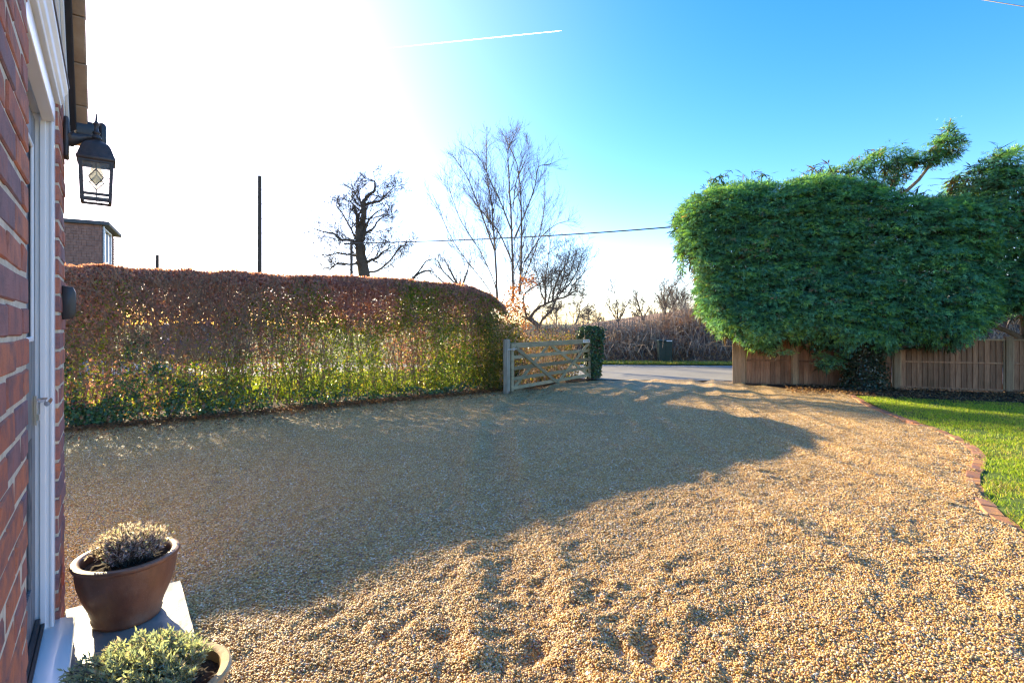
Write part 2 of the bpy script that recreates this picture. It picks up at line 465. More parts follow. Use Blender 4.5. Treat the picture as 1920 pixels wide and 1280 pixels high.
def mat_glass(name, tint=(0.9, 0.95, 0.95), frost=0.0, opac=0.25, dark=(0.02, 0.03, 0.05)):
    """thin pane: part clear, part reflecting, a little of its own tint"""
    m, nt, out = new_mat(name)
    p = principled(nt, None, dark, 0.05 + frost, spec=0.8)
    t = nt.nodes.new("ShaderNodeBsdfTransparent"); t.inputs[0].default_value = (*tint, 1)
    mx = nt.nodes.new("ShaderNodeMixShader"); mx.inputs[0].default_value = opac
    nt.links.new(t.outputs[0], mx.inputs[1]); nt.links.new(p.outputs[0], mx.inputs[2]); nt.links.new(mx.outputs[0], out.inputs[0])
    return m
M['lampglass'] = mat_glass("lamp_glass", (0.93, 0.93, 0.90), 0.1, 0.22, (0.5, 0.5, 0.5))
M['frostglass'] = mat_glass("frosted_glass", (0.85, 0.83, 0.70), 0.4, 0.4, (0.55, 0.55, 0.48))
M['windowglass'] = mat_glass("window_glass", (0.5, 0.55, 0.6), 0.0, 0.85, (0.03, 0.05, 0.09))

# ------------------------------------------------------------------ the ground
EDGE = [(1.0, 3.05), (2.2, 3.08), (2.9, 3.16), (3.43, 3.36), (3.64, 3.42), (4.07, 3.68), (4.57, 4.01), (4.87, 4.30), (5.32, 4.80),
        (5.91, 5.22), (6.79, 5.58), (7.54, 5.72), (8.74, 6.08), (10.1, 6.62), (10.8, 6.94)]
_ey, _ex = np.array(EDGE).T
def x_edge(y):
    y = np.asarray(y, float)
    return (np.interp(y - 0.25, _ey, _ex) + np.interp(y, _ey, _ex) + np.interp(y + 0.25, _ey, _ex)) / 3
HD = np.array((0.805, 0.593)); HN = np.array((-0.593, 0.805))     # along the hedge, away from the camera
HB1 = np.array((-0.2, 11.2))
G0, G1 = np.array((-0.086, 10.55)), np.array((2.03, 13.45))       # gate ends
def y_hedge(x):
    x = np.asarray(x, float)
    a = HB1[1] + (x - HB1[0]) * HD[1] / HD[0]
    g = G0[1] + (x - G0[0]) * (G1[1] - G0[1]) / (G1[0] - G0[0]) + 0.35
    return np.where(x < HB1[0], a, np.where(x < 2.2, np.maximum(g, 11.2), 14.0))

FO = np.array((5.4, 12.25)); FE = np.array((0.938, -0.347)); FN = np.array((-0.347, -0.938))   # fence origin, along, towards the camera

def pits():
    """shallow scuffs and footprints: x, y, length, width, turn, depth"""
    r = np.random.default_rng(21); P = []
    for px, py, n, sx, sy in ((1130, 1140, 26, 190, 90), (1010, 1090, 16, 150, 60), (1250, 1200, 14, 160, 60), (800, 1200, 16, 250, 60), (1650, 860, 7, 110, 25), (620, 930, 8, 160, 40),
                              (1700, 1090, 12, 200, 90), (1400, 1050, 8, 250, 70), (950, 840, 6, 260, 30), (600, 1130, 10, 150, 70)):
        for _ in range(n):
            x, y = px + r.normal() * sx * 0.6, min(1330, max(790, py + r.normal() * sy * 0.6))
            Y = F * H / (y - HY); P.append(((x - CX) / F * Y, Y, r.uniform(0.05, 0.15), r.uniform(0.03, 0.075), r.uniform(0, PI), r.uniform(0.004, 0.0125)))
    return P
PITS = pits()
def gravel_h(x, y):
    x = np.asarray(x, float); y = np.asarray(y, float)
    P = np.c_[x, y]
    h = (vnoise(P, 0.45, 1) - 0.5) * 0.05 + (vnoise(P, 1.6, 2) - 0.5) * 0.030 + (vnoise(P, 4.5, 3) - 0.5) * 0.020 + (vnoise(P, 11, 4) - 0.5) * 0.016 + (vnoise(P, 24, 8) - 0.5) * 0.008
    # wheel ruts sweeping from the road towards the house
    for k, off in enumerate((0.0, 1.45, 2.6, -2.2)):
        xc = 3.6 + off - 0.9 * np.sin((y - 3.0) * 0.28) - 0.25 * (13 - y) * 0.55
        d = (x - xc)
        wv = 0.5 + vnoise(P, 1.1, 31 + k)
        h += wv * (-0.020 * np.exp(-(d / 0.13) ** 2) + 0.022 * np.exp(-((np.abs(d) - 0.26) / 0.08) ** 2))
    for cx, cy, L, W, t, dp in PITS:
        m = (np.abs(x - cx) < 0.6) & (np.abs(y - cy) < 0.6)
        if not m.any(): continue
        u = (x[m] - cx) * math.cos(t) + (y[m] - cy) * math.sin(t); v = -(x[m] - cx) * math.sin(t) + (y[m] - cy) * math.cos(t)
        q = (u / L) ** 2 + (v / W) ** 2
        h[m] += -dp * np.exp(-q) + dp * 0.55 * np.exp(-((np.sqrt(q) - 1.55) / 0.38) ** 2)
    return h

def on_gravel(x, y):
    return (x < x_edge(y) - 0.0) & (y < y_hedge(x) + 0.05) & (y < 13.2)

def build_ground():
    o = MB(); o.box((-3000, -400, -0.3), (3000, 6000, -0.12)); o.build("ground", M['field'])['kind'] = 'structure'
    ys = [0.6]
    while ys[-1] < 13.2: ys.append(ys[-1] + max(0.022, 0.011 * ys[-1]))
    ys[-1] = 13.25; ys = np.array([-1.5, -0.6, 0.1] + ys)
    xs = np.arange(-9.0, 7.6, 0.04)
    X, Y = np.meshgrid(xs, ys)
    Z = gravel_h(X.ravel(), Y.ravel()).reshape(X.shape)
    ok = on_gravel(X, Y)
    Z = np.where(ok, Z, -0.07)
    n, m = X.shape
    i = np.arange(n - 1)[:, None] * m + np.arange(m - 1)[None, :]
    Fq = np.stack([i, i + 1, i + m + 1, i + m], -1).reshape(-1, 4)
    d = link("driveway", arr_mesh("driveway", np.c_[X.ravel(), Y.ravel(), Z.ravel()], Fq, smooth=True), M['bed'])
    d['kind'] = 'structure'

    # apron and road
    def sheet(name, pts, z, m):
        me = bpy.data.meshes.new(name); me.from_pydata([(x, y, z) for x, y in pts], [], [tuple(range(len(pts)))]); me.update()
        o = link(name, me, m); o['kind'] = 'structure'; return o
    sheet("road", [(-120, 13.25 + 12.2), (2.0, 13.25), (5.9, 12.86), (120, 1.4), (120, 6.4), (5.9, 17.85), (2.0, 18.24), (-120, 18.3 + 12.2)], 0.004, M['asphalt'])
    sheet("road_line", [(-120, 18.05 + 12.2), (-120, 17.95 + 12.2), (2.0, 17.8), (5.9, 17.42), (120, 5.98), (120, 6.08), (5.9, 17.52), (2.0, 17.9)], 0.009, M['roadpaint'])
    sheet("verge", [(-120, 18.3 + 12.2), (2.0, 18.24), (5.9, 17.85), (120, 6.4), (120, 12), (5.9, 21), (2.0, 21.4), (-120, 33.5)], 0.03, M['lawn_ground'])
    # ground behind the hedge
    sheet("path", [(-14, 8.5), (-9.5, 7.0), (0.6, 14.3), (-3, 14.2), (-9.0, 10.2), (-14, 11.2)], -0.01, M['paving'])
    sheet("back_verge", [(-40, 5), (-9.5, 5.6), (-0.3, 12.4), (2.05, 14.0), (2.0, 13.25), (-40, 17.4)], -0.04, M['lawn_ground'])
    # soil under the hedge, along the fence
    sheet("hedge_bed", [(-9.4, 4.42), (-0.2, 11.2), (2.15, 13.25), (1.4, 13.7), (-0.9, 12.2), (-9.8, 5.9)], 0.012, M['soil'])
    sheet("soil_bed", [(5.3, 12.55), (5.35, 12.0), (6.6, 10.9), (6.95, 9.85), (7.6, 9.4), (9.6, 8.2), (13, 6.6), (13, 9.5), (10.3, 10.75), (5.6, 12.6)], 0.020, M['soil'])
    # lawn
    yy = np.linspace(1.0, 10.2, 40)
    pts = [(float(x_edge(y)) + 0.05, float(y)) for y in yy] + [(7.1, 9.95), (7.7, 9.6), (8.8, 9.2), (10, 8.7), (13, 7.4), (13, 1.0)]
    sheet("lawn", pts, 0.014, M['lawn_ground'])

def build_gravel():
    """loose pebbles over the driveway bed, scattered as instances"""
    r = np.random.default_rng(5)
    N = 5600000
    x = r.uniform(-9.0, 6.9, N); y = r.uniform(1.1, 11.5, N)
    dens = 18000 * (3.6 / np.maximum(y, 3.6)) ** 1.9
    dens *= np.clip(0.35 + 1.5 * vnoise(np.c_[x, y], 0.8, 91) * (0.6 + 0.8 * vnoise(np.c_[x, y], 3.1, 92)), 0.45, 1.0)
    A = (6.9 + 9.0) * (11.5 - 1.1)
    keep = r.random(N) < dens * A / N
    keep &= on_gravel(x, y) & (x < 0.985 * y * 1.06 + 0.2) & (x > -0.9 * y - 0.35)
    # not under the house or the step
    nn = x * HC + y * HS; uu = -x * HS + y * HC
    keep &= ~((nn < SLAB_N1) & (uu < SLAB_U1 + 0.002)) & ~((nn < -0.16) & (uu < 3.13))
    x, y = x[keep], y[keep]
    z = gravel_h(x, y) + r.uniform(-0.002, 0.006, len(x))
    me = bpy.data.meshes.new("gravel"); me.vertices.add(len(x)); me.vertices.foreach_set("co", np.c_[x, y, z].astype(np.float32).ravel()); me.update()
    o = link("gravel", me, None); o['kind'] = 'stuff'
    tag(o, "loose golden shingle spread over the driveway", None)
    ng = bpy.data.node_groups.new("gravel_scatter", 'GeometryNodeTree')
    ng.interface.new_socket(name="Geometry", in_out='INPUT', socket_type='NodeSocketGeometry')
    ng.interface.new_socket(name="Geometry", in_out='OUTPUT', socket_type='NodeSocketGeometry')
    nd = ng.nodes; L = ng.links
    gi = nd.new('NodeGroupInput'); go = nd.new('NodeGroupOutput')
    ico = nd.new('GeometryNodeMeshIcoSphere'); ico.inputs['Radius'].default_value = 1.0; ico.inputs['Subdivisions'].default_value = 2
    ss = nd.new('GeometryNodeSetShadeSmooth'); L.new(ico.outputs[0], ss.inputs[0])
    sm = nd.new('GeometryNodeSetMaterial'); sm.inputs['Material'].default_value = M['pebble']; L.new(ss.outputs[0], sm.inputs[0])
    iop = nd.new('GeometryNodeInstanceOnPoints'); L.new(gi.outputs[0], iop.inputs['Points']); L.new(sm.outputs[0], iop.inputs['Instance'])
    rr = nd.new('FunctionNodeRandomValue'); rr.data_type = 'FLOAT_VECTOR'; rr.inputs[0].default_value = (-0.5, -0.5, 0); rr.inputs[1].default_value = (0.5, 0.5, 6.28)
    L.new(rr.outputs[0], iop.inputs['Rotation'])
    rs = nd.new('FunctionNodeRandomValue'); rs.data_type = 'FLOAT_VECTOR'; rs.inputs[0].default_value = (0.0032, 0.0028, 0.0021); rs.inputs[1].default_value = (0.0076, 0.0059, 0.0044); rs.inputs['Seed'].default_value = 4
    L.new(rs.outputs[0], iop.inputs['Scale'])
    st = nd.new('GeometryNodeStoreNamedAttribute'); st.domain = 'INSTANCE'; st.data_type = 'FLOAT'; st.inputs['Name'].default_value = "tone"
    rv = nd.new('FunctionNodeRandomValue'); rv.data_type = 'FLOAT'; rv.inputs['Seed'].default_value = 9
    L.new(rv.outputs[1], st.inputs['Value']); L.new(iop.outputs[0], st.inputs['Geometry']); L.new(st.outputs[0], go.inputs[0])
    md = o.modifiers.new("scatter", 'NODES'); md.node_group = ng

# ------------------------------------------------------------------ house: local x = out of the wall, y = along the wall
TH = math.atan(754.0 / F)
HC, HS = math.cos(TH), math.sin(TH)
BN = -0.163                       # face of the brickwork
U_A, U_B, U_C = 1.777, 2.80, 3.1285   # near corner, pier corner, end of the pier
SLAB_N1, SLAB_U1 = 0.283, 3.135
SLAB_Z = 0.10

def brick_mesh(name, L, D, Hh, seed, bev=0.0035, rough=0.0028):
    r = random.Random(seed)
    bm = bmesh.new(); bmesh.ops.create_cube(bm, size=1.0)
    for v in bm.verts: v.co = Vector((v.co.x * D, v.co.y * L, v.co.z * Hh)) + Vector((r.uniform(-rough, rough), r.uniform(-2 * rough, 2 * rough), r.uniform(-rough, rough)))
    bmesh.ops.bevel(bm, geom=list(bm.edges), offset=bev, segments=1, affect='EDGES')
    me = bpy.data.meshes.new(name); bm.to_mesh(me); bm.free()
    return me

def build_house():
    h = empty("brick_house", (0, 0, 0), TH)
    tag(h, "red brick house front with a grained door under a tiled white gable", "house")
    cx = 0.075; jt = 0.013
    st = [brick_mesh("brick", 0.215, 0.1025, cx - jt, s) for s in range(4)]
    hd = [brick_mesh("brick", 0.1025, 0.1025, cx - jt, s + 10) for s in range(3)]
    for m in st + hd: m.materials.append(M['brick'])
    r = random.Random(4)
    def brick(u0, L, z0, half):
        me = r.choice(hd if half else st)
        o = bpy.data.objects.new("brick", me); COL.objects.link(o); o.parent = h
        o.location = (BN - 0.1025 / 2 + r.uniform(-0.0008, 0.0018), u0 + L / 2, z0 + cx / 2)
        o.rotation_euler = (r.uniform(-0.008, 0.008), r.uniform(-0.006, 0.006), r.uniform(-0.008, 0.008))
    # near wall
    z = 0.02; k = 0
    while z < 2.50:
        u = U_A
        if k % 2 == 0:
            brick(u - 0.1025, 0.1025, z, True); u -= 0.1025 + jt
        while u > 0.30:
            brick(u - 0.215, 0.215, z, False); u -= 0.215 + jt
        z += cx; k += 1
    # pier
    z = 0.02; k = 0
    while z < 2.36:
        if k % 2 == 0:
            for u, L, hf in ((U_B, 0.1025, True), (U_B + 0.1135, 0.215, False)): brick(u, L, z, hf)
        else:
            for u, L, hf in ((U_B, 0.215, False), (U_B + 0.226, 0.1025, True)): brick(u, L, z, hf)
        z += cx; k += 1
    w = MB()   # mortar and wall core behind the brick faces
    w.box((BN - 0.36, -3.0, -0.1), (BN - 0.0025, U_A - 0.004, 3.2))
    w.box((BN - 0.36, U_B + 0.005, -0.1), (BN - 0.0025, U_C - 0.005, 2.36))
    w.box((BN - 3.5, U_C - 0.35, -0.1), (BN - 0.361, U_C - 0.012, 2.36))
    w.box((BN - 3.5, -3.0, -0.1), (BN - 3.3, U_C - 0.36, 3.2))
    w.box((BN - 0.36, U_A - 0.006, 2.40), (BN - 0.06, U_B + 0.006, 3.1))
    w.build("wall", M['mortar'], h)
    # door frame
    f = MB()
    n0, n1 = BN - 0.062, BN - 0.012
    f.box((n0 - 0.02, U_B - 0.062, 0.16), (n1, U_B + 0.004, 2.29))
    f.box((n0 - 0.02, U_A - 0.004, 0.16), (n1, U_A + 0.062, 2.29))
    f.box((n0 - 0.02, U_A + 0.0625, 2.22), (n1, U_B - 0.0625, 2.29))
    # stepped mouldings on the jambs
    f.box((n0 + 0.008, U_B - 0.070, 0.21), (n0 + 0.026, U_B - 0.0622, 2.215))
    f.box((n1 - 0.012, U_B - 0.0665, 0.21), (n1 - 0.003, U_B - 0.0622, 2.215))
    f.build("door_frame", M['white'], h, bevel=0.003)
    f = MB()
    f.box((n1 - 0.035, U_A + 0.05, 2.195), (n1 + 0.004, U_B - 0.073, 2.2195))
    f.build("frame_drip", M['white'], h, bevel=0.002)
    # door leaf
    dn = n0 - 0.004
    d = MB()
    ua, ub = U_A + 0.066, U_B - 0.073
    d.box((dn - 0.045, ua, 0.225), (dn - 0.012, ub, 2.19))
    stile = 0.11
    for a, b, c, e in ((ua, ua + stile, 0.225, 2.19), (ub - stile, ub, 0.225, 2.19)):
        d.box((dn - 0.0118, a, c), (dn, b, e))
    for a, b in ((0.225, 0.42), (0.98, 1.335), (2.07, 2.19)):
        d.box((dn - 0.0118, ua + stile + 0.001, a), (dn - 0.0006, ub - stile - 0.001, b))
    dr = d.build("door", M['doorwood'], h, bevel=0.0015)
    g = MB(); g.box((dn - 0.0115, ua + stile + 0.002, 1.338), (dn - 0.006, ub - stile - 0.002, 2.066)); g.build("glazing", M['windowglass'], dr)
    b = MB()
    for a0, a1, c0, c1 in ((ua + stile + .001, ua + stile + .018, 1.337, 2.067), (ub - stile - .018, ub - stile - .001, 1.337, 2.067)):
        b.box((dn - 0.004, a0, c0), (dn + 0.006, a1, c1))
    b.box((dn - 0.004, ua + stile + .019, 1.337), (dn + 0.006, ub - stile - .019, 1.355)); b.box((dn - 0.004, ua + stile + .019, 2.049), (dn + 0.006, ub - stile - .019, 2.067))
    b.build("glazing_bead", M['white'], dr, bevel=0.003)
    hnd = MB()
    hu = ub - 0.05
    hnd.box((dn + 0.001, hu - 0.018, 1.02), (dn + 0.010, hu + 0.018, 1.13))
    hnd.tube([(dn + 0.010, hu, 1.112), (dn + 0.042, hu, 1.112), (dn + 0.046, hu - 0.02, 1.112), (dn + 0.046, hu - 0.125, 1.110)], [0.009, 0.009, 0.010, 0.009], 8)
    hnd.box((dn + 0.010, hu - 0.008, 1.035), (dn + 0.016, hu + 0.008, 1.06))
    hnd.build("handle", M['chrome'], dr, smooth=True)
    wb = MB(); wb.box((dn + 0.001, ua, 0.23), (dn + 0.016, ub - 0.004, 0.262)); wb.box((dn + 0.0165, ua, 0.225), (dn + 0.028, ub - 0.004, 0.240))
    wb.build("weather_bar", M['black'], dr, bevel=0.002)
    s = MB()
    s.prism([(n0 - 0.05, 0.16), (n1 + 0.062, 0.16), (n1 + 0.062, 0.196), (n1 + 0.02, 0.207), (n0 - 0.05, 0.217)], 1, U_A + 0.002, U_B + 0.012)
    s.build("door_sill", M['white'], h, smooth=True, bevel=0.004, seg=2)
    s = MB(); s.box((BN - 0.2, U_A + 0.004, -0.1), (BN - 0.02, U_B - 0.002, 0.1595)); s.build("sill_base", M['mortar'], h)
    # moulded hood above the door
    hd_ = MB()
    y0, y1 = U_A + 0.02, U_B + 0.055
    hd_.prism([(BN - 0.06, 2.292), (BN + 0.004, 2.292), (BN + 0.004, 2.306), (BN + 0.014, 2.318), (BN + 0.014, 2.345), (BN + 0.026, 2.362), (BN + 0.026, 2.38), (BN - 0.06, 2.38)], 1, y0, y1)
    hd_.build("hood_moulding", M['whitepaint'], h, bevel=0.002)
    l = MB(); l.box((BN - 0.06, y0, 2.3805), (BN + 0.030, y1 + 0.004, 2.388)); l.build("lead_flashing", M['lead'], h)
    # gable over the door: slope 45 degrees from the apex to the eave beyond the pier
    ua0, ue = (U_A + U_B) / 2, 3.20
    q = math.sqrt(0.5)
    def rake(n0, n1, o0, o1, s0=0.0, s1=None, side=1):
        """bar along the slope; o = offset square to the slope, s = distance from the eave end"""
        Ltot = (ue - ua0) / q
        if s1 is None: s1 = Ltot
        V = []
        for n in (n0, n1):
            for s_, o in ((s0, o0), (s1, o0), (s1, o1), (s0, o1)):
                du = -s_ * q + o * q; dz = s_ * q + o * q
                V.append((n, ua0 + side * (ue - ua0 + du), 2.285 + dz))
        return V
    FQ = [(0,1,2,3),(7,6,5,4),(0,4,5,1),(1,5,6,2),(2,6,7,3),(3,7,4,0)]
    gp = MB(); gp.prism([(U_A - 0.2, 2.389), (ue - 0.12, 2.389), (ua0, 2.27 + ue - ua0), ], 0, BN - 0.05, BN - 0.022); gp.build("gable_panel", M['whitepaint'], h)
    for side in (1, -1):
        b = MB(); b.add(rake(BN - 0.020, BN + 0.006, -0.11, -0.022, 0.0, None, side), FQ)
        b.add(rake(BN + 0.0065, BN + 0.018, -0.07, -0.03, 0.0, None, side), FQ); b.build("bargeboard", M['whitepaint'], h, bevel=0.002)
        b = MB(); b.add(rake(BN - 0.020, BN + 0.040, -0.021, 0.030, -0.012, None, side), FQ); b.build("verge_trim", M['black'], h, bevel=0.004)
        b = MB(); b.add(rake(BN - 1.0, BN - 0.021, -0.021, 0.030, -0.01, None, side), FQ); b.build("roof_deck", M['black'], h)
        for i in range(7):
            s0 = -0.06 + i * 0.20
            if i == 6 and side == -1: pass
            b = MB(); b.add(rake(BN - 0.9, BN + 0.079 + 0.002 * (i % 2), 0.031 + 0.004, 0.048, s0, s0 + 0.196, side), FQ); b.build("roof_tile", M['rooftile'], h, bevel=0.003)
            b = MB(); b.add(rake(BN - 0.9, BN + 0.081 + 0.002 * (i % 2), 0.0485, 0.060, s0 - 0.02, s0 + 0.19, side), FQ); b.build("roof_tile", M['rooftile'], h, bevel=0.003)
    g = MB()
    g.box((BN - 0.5, ue - 0.012, 2.285), (BN + 0.115, ue + 0.09, 2.365)); g.box((BN + 0.115, ue + 0.0, 2.26), (BN + 0.150, ue + 0.08, 2.375))
    g.build("gutter", M['black'], h, bevel=0.018, seg=3, smooth=True)

    # lantern
    lu = 3.045; ln = BN + 0.114; 
    lt = empty("wall_lantern", tuple(h_w(BN, lu, 2.2)), TH)
    tag(lt, "black coach lantern with diamond leaded glass bracketed on the brick pier", "lantern")
    lo = lambda n, u, z: (n - BN, u - lu, z - 2.2)
    b = MB(); b.box(lo(BN + 0.001, lu - 0.042, 2.135), lo(BN + 0.02, lu + 0.042, 2.315)); b.build("backplate", M['iron'], lt, bevel=0.012, seg=3, smooth=True)
    b = MB()
    ap = [lo(BN + 0.018, lu, 2.235), lo(BN + 0.03, lu, 2.225), lo(BN + 0.055, lu, 2.235), lo(BN + 0.085, lu, 2.248), lo(ln, lu, 2.25)]
    b.tube(ap, [0.044, 0.034, 0.02, 0.012, 0.011], 10); b.build("arm", M['iron'], lt, smooth=True)
    c0 = lo(ln, lu, 0)
    def sq(prof, rot=0):
        """square section turned profile about the lantern axis"""
        mb = MB(); k = len(prof); V = []; Fq = []
        for z, a in prof:
            for sx, sy in ((-1,-1),(1,-1),(1,1),(-1,1)): V.append((c0[0] + sx * a, c0[1] + sy * a, z - 2.2))
        for i in range(k - 1):
            for j in range(4): Fq.append((i*4+j, i*4+(j+1) % 4, i*4+4+(j+1) % 4, i*4+4+j))
        Fq += [(3,2,1,0), (4*k-4, 4*k-3, 4*k-2, 4*k-1)]; mb.add(V, Fq); return mb
    sq([(2.135, 0.069), (2.148, 0.071), (2.156, 0.066), (2.176, 0.060), (2.196, 0.054), (2.212, 0.046), (2.224, 0.033), (2.232, 0.020), (2.240, 0.013)]).build("lantern_roof", M['iron'], lt, bevel=0.004, seg=2, smooth=True)
    b = MB(); b.lathe([(0.012, 2.238 - 2.2), (0.02, 2.246 - 2.2), (0.02, 2.252 - 2.2), (0.011, 2.262 - 2.2), (0.016, 2.272 - 2.2), (0.009, 2.282 - 2.2), (0.007, 2.300 - 2.2), (0.013, 2.312 - 2.2), (0.005, 2.325 - 2.2), (0.003, 2.36 - 2.2)], 12, (c0[0], c0[1], 0)); b.build("finial", M['iron'], lt, smooth=True)
    a0, a1, zb, zt = 0.050, 0.0565, 1.958, 2.134
    fr = MB()
    for sx, sy in ((-1,-1),(1,-1),(1,1),(-1,1)):
        fr.bar((c0[0] + sx * a0, c0[1] + sy * a0, zb - 2.2), (c0[0] + sx * a1, c0[1] + sy * a1, zt - 2.2), 0.013, 0.013, (0, 1, 0))
    for z, a in ((zb, a0), (zb + 0.026, a0 + 0.001), (zt - 0.004, a1)):
        for i in range(4):
            c = [(-1,-1),(1,-1),(1,1),(-1,1)]; p, q2 = c[i], c[(i+1) % 4]
            fr.bar((c0[0] + p[0] * a, c0[1] + p[1] * a, z - 2.2), (c0[0] + q2[0] * a, c0[1] + q2[1] * a, z - 2.2), 0.011, 0.011)
    fr.build("lantern_frame", M['iron'], lt)
    for i in range(4):
        c = [(-1,-1),(1,-1),(1,1),(-1,1)]; p, q2 = np.array(c[i]), np.array(c[(i+1) % 4])
        mid = (p + q2) / 2; tg = (q2 - p) / 2
        P3 = lambda s, z, off=0.0: (c0[0] + (mid[0] * (a0 + (a1 - a0) * (z - zb) / (zt - zb)) + tg[0] * s) * (1 + off), c0[1] + (mid[1] * (a0 + (a1 - a0) * (z - zb) / (zt - zb)) + tg[1] * s) * (1 + off), z - 2.2)
        me = bpy.data.meshes.new("glass_pane"); me.from_pydata([P3(-a0, zb), P3(a0, zb), P3(a1, zt), P3(-a1, zt)], [], [(0,1,2,3)]); me.update()
        gpn = link("glass_pane", me, M['lampglass'], lt)
        zc = (zb + zt) / 2 + 0.012; dw, dh = 0.026, 0.036
        dia = [P3(0, zc - dh, .02), P3(dw, zc, .02), P3(0, zc + dh, .02), P3(-dw, zc, .02)]
        me = bpy.data.meshes.new("glass_diamond"); me.from_pydata(dia, [], [(0,1,2,3)]); me.update(); link("glass_diamond", me, M['frostglass'], gpn)
        cm = MB()
        for k in range(4): cm.bar(dia[k], dia[(k+1) % 4], 0.0035, 0.0035, (tg[1], -tg[0], 0.01))
        for aa, bb in ((P3(0, zb, .02), dia[0]), (dia[2], P3(0, zt, .02)), (P3(-a0 - .003, zc, .02), dia[3]), (dia[1], P3(a0 + .003, zc, .02))): cm.bar(aa, bb, 0.0026, 0.0026, (tg[1], -tg[0], 0.01))
        cm.build("leading", M['iron'], gpn)
    b = MB(); b.lathe([(0.0, 2.04 - 2.2), (0.022, 2.052 - 2.2), (0.028, 2.075 - 2.2), (0.022, 2.1 - 2.2), (0.014, 2.12 - 2.2), (0.014, 2.134 - 2.2)], 12, (c0[0], c0[1], 0)); b.build("bulb", M['frostglass'], lt, smooth=True)

    # small black box on the pier
    bb = MB(); pr = [(0.001, 1.42), (0.036, 1.425), (0.045, 1.45), (0.047, 1.50), (0.045, 1.54), (0.036, 1.562), (0.001, 1.566)]
    bb.prism([(n, z - 1.49) for n, z in pr], 1, -0.03, 0.03)
    bo = bb.build("wall_box", M['black'], None, bevel=0.004, seg=2, smooth=True)
    bo.location = h_w(BN, 2.965, 1.49); bo.rotation_euler = (0, 0, TH)
    tag(bo, "small black box with a curved face fixed to the brick pier below the lantern", "wall box")

    # slate step
    s = MB(); r2 = np.random.default_rng(8)
    nx, ny = 14, 60
    gx = np.linspace(BN + 0.004, SLAB_N1, nx); gy = np.linspace(0.4, SLAB_U1, ny)
    X, Y = np.meshgrid(gx, gy)
    Z = SLAB_Z + (vnoise(np.c_[X.ravel(), Y.ravel()], 9, 5) - 0.5).reshape(X.shape) * 0.007 + (vnoise(np.c_[X.ravel() * 3, Y.ravel()], 18, 6) - 0.5).reshape(X.shape) * 0.004
    V = np.c_[X.ravel(), Y.ravel(), Z.ravel()]
    i = np.arange(ny - 1)[:, None] * nx + np.arange(nx - 1)[None, :]
    top = np.stack([i, i + 1, i + nx + 1, i + nx], -1).reshape(-1, 4)
    s.add(V, top); s.box((BN + 0.004, 0.4, -0.08), (SLAB_N1, SLAB_U1, SLAB_Z - 0.004))
    so = s.build("slate_step", M['slate'], None); so.rotation_euler = (0, 0, TH)
    tag(so, "long riven grey slate step along the house front under the plant pots", "step")

def h_w(n, u, z):
    return Vector((n * HC - u * HS, n * HS + u * HC, z))

def herb(name, parent, c, R, Hh, nst, leaf, pal, wts, seed, nl=14, woody=(0.16, 0.11, 0.08), droop=0.2, flat=1.0, lean=(0, 0)):
    """bushy little plant: stems fanning from the soil with small narrow leaves; leaf mesh + stem mesh"""
    r = np.random.default_rng(seed)
    V, Fq, Cc, n = [], [], [], 0; paths = []
    for k in range(nst):
        a = r.uniform(0, 2 * PI); t = math.sqrt(r.random())
        base = np.array((c[0] + 0.45 * R * t * math.cos(a), c[1] + 0.45 * R * t * math.sin(a), c[2]))
        end = np.array((c[0] + lean[0] + R * t * math.cos(a) * r.uniform(0.8, 1.1), c[1] + lean[1] + R * t * math.sin(a) * r.uniform(0.8, 1.1), c[2] + Hh * math.sqrt(max(0.05, 1 - flat * (0.85 * t) ** 2)) * r.uniform(0.72, 1.08)))
        mid = (base + end) / 2 + np.array((0, 0, Hh * 0.12)) + r.normal(size=3) * 0.012
        ts = np.linspace(0, 1, 6)[:, None]
        P = (1 - ts) ** 2 * base + 2 * ts * (1 - ts) * mid + ts ** 2 * end
        paths.append((P, np.linspace(0.0024, 0.0010, 6)))
        m = nl
        tt = r.uniform(0.35, 1.02, m)[:, None]
        C = (1 - tt) ** 2 * base + 2 * tt * (1 - tt) * mid + tt ** 2 * end
        ax = unit(P[-1] - P[-2])
        A = unit(ax[None, :] * 0.75 + rand_dirs(m, r) * 0.75)
        N = rand_dirs(m, r)
        Ls = leaf * r.uniform(0.6, 1.25, m)
        v, f = leaf_cards(C, A, N, Ls, Ls * 0.30)
        V.append(v); Fq.append(f + n); n += len(v)
        Cc.append(np.repeat(pick(r, m, pal, wts), 4, 0))
    o = link("foliage", arr_mesh("foliage", np.concatenate(V), np.concatenate(Fq), np.concatenate(Cc)), M['herb'], parent); o['kind'] = 'stuff'
    s = link("woody_stems", tubes_mesh("woody_stems", paths, 3), M['birchbark'], parent); s['kind'] = 'stuff'

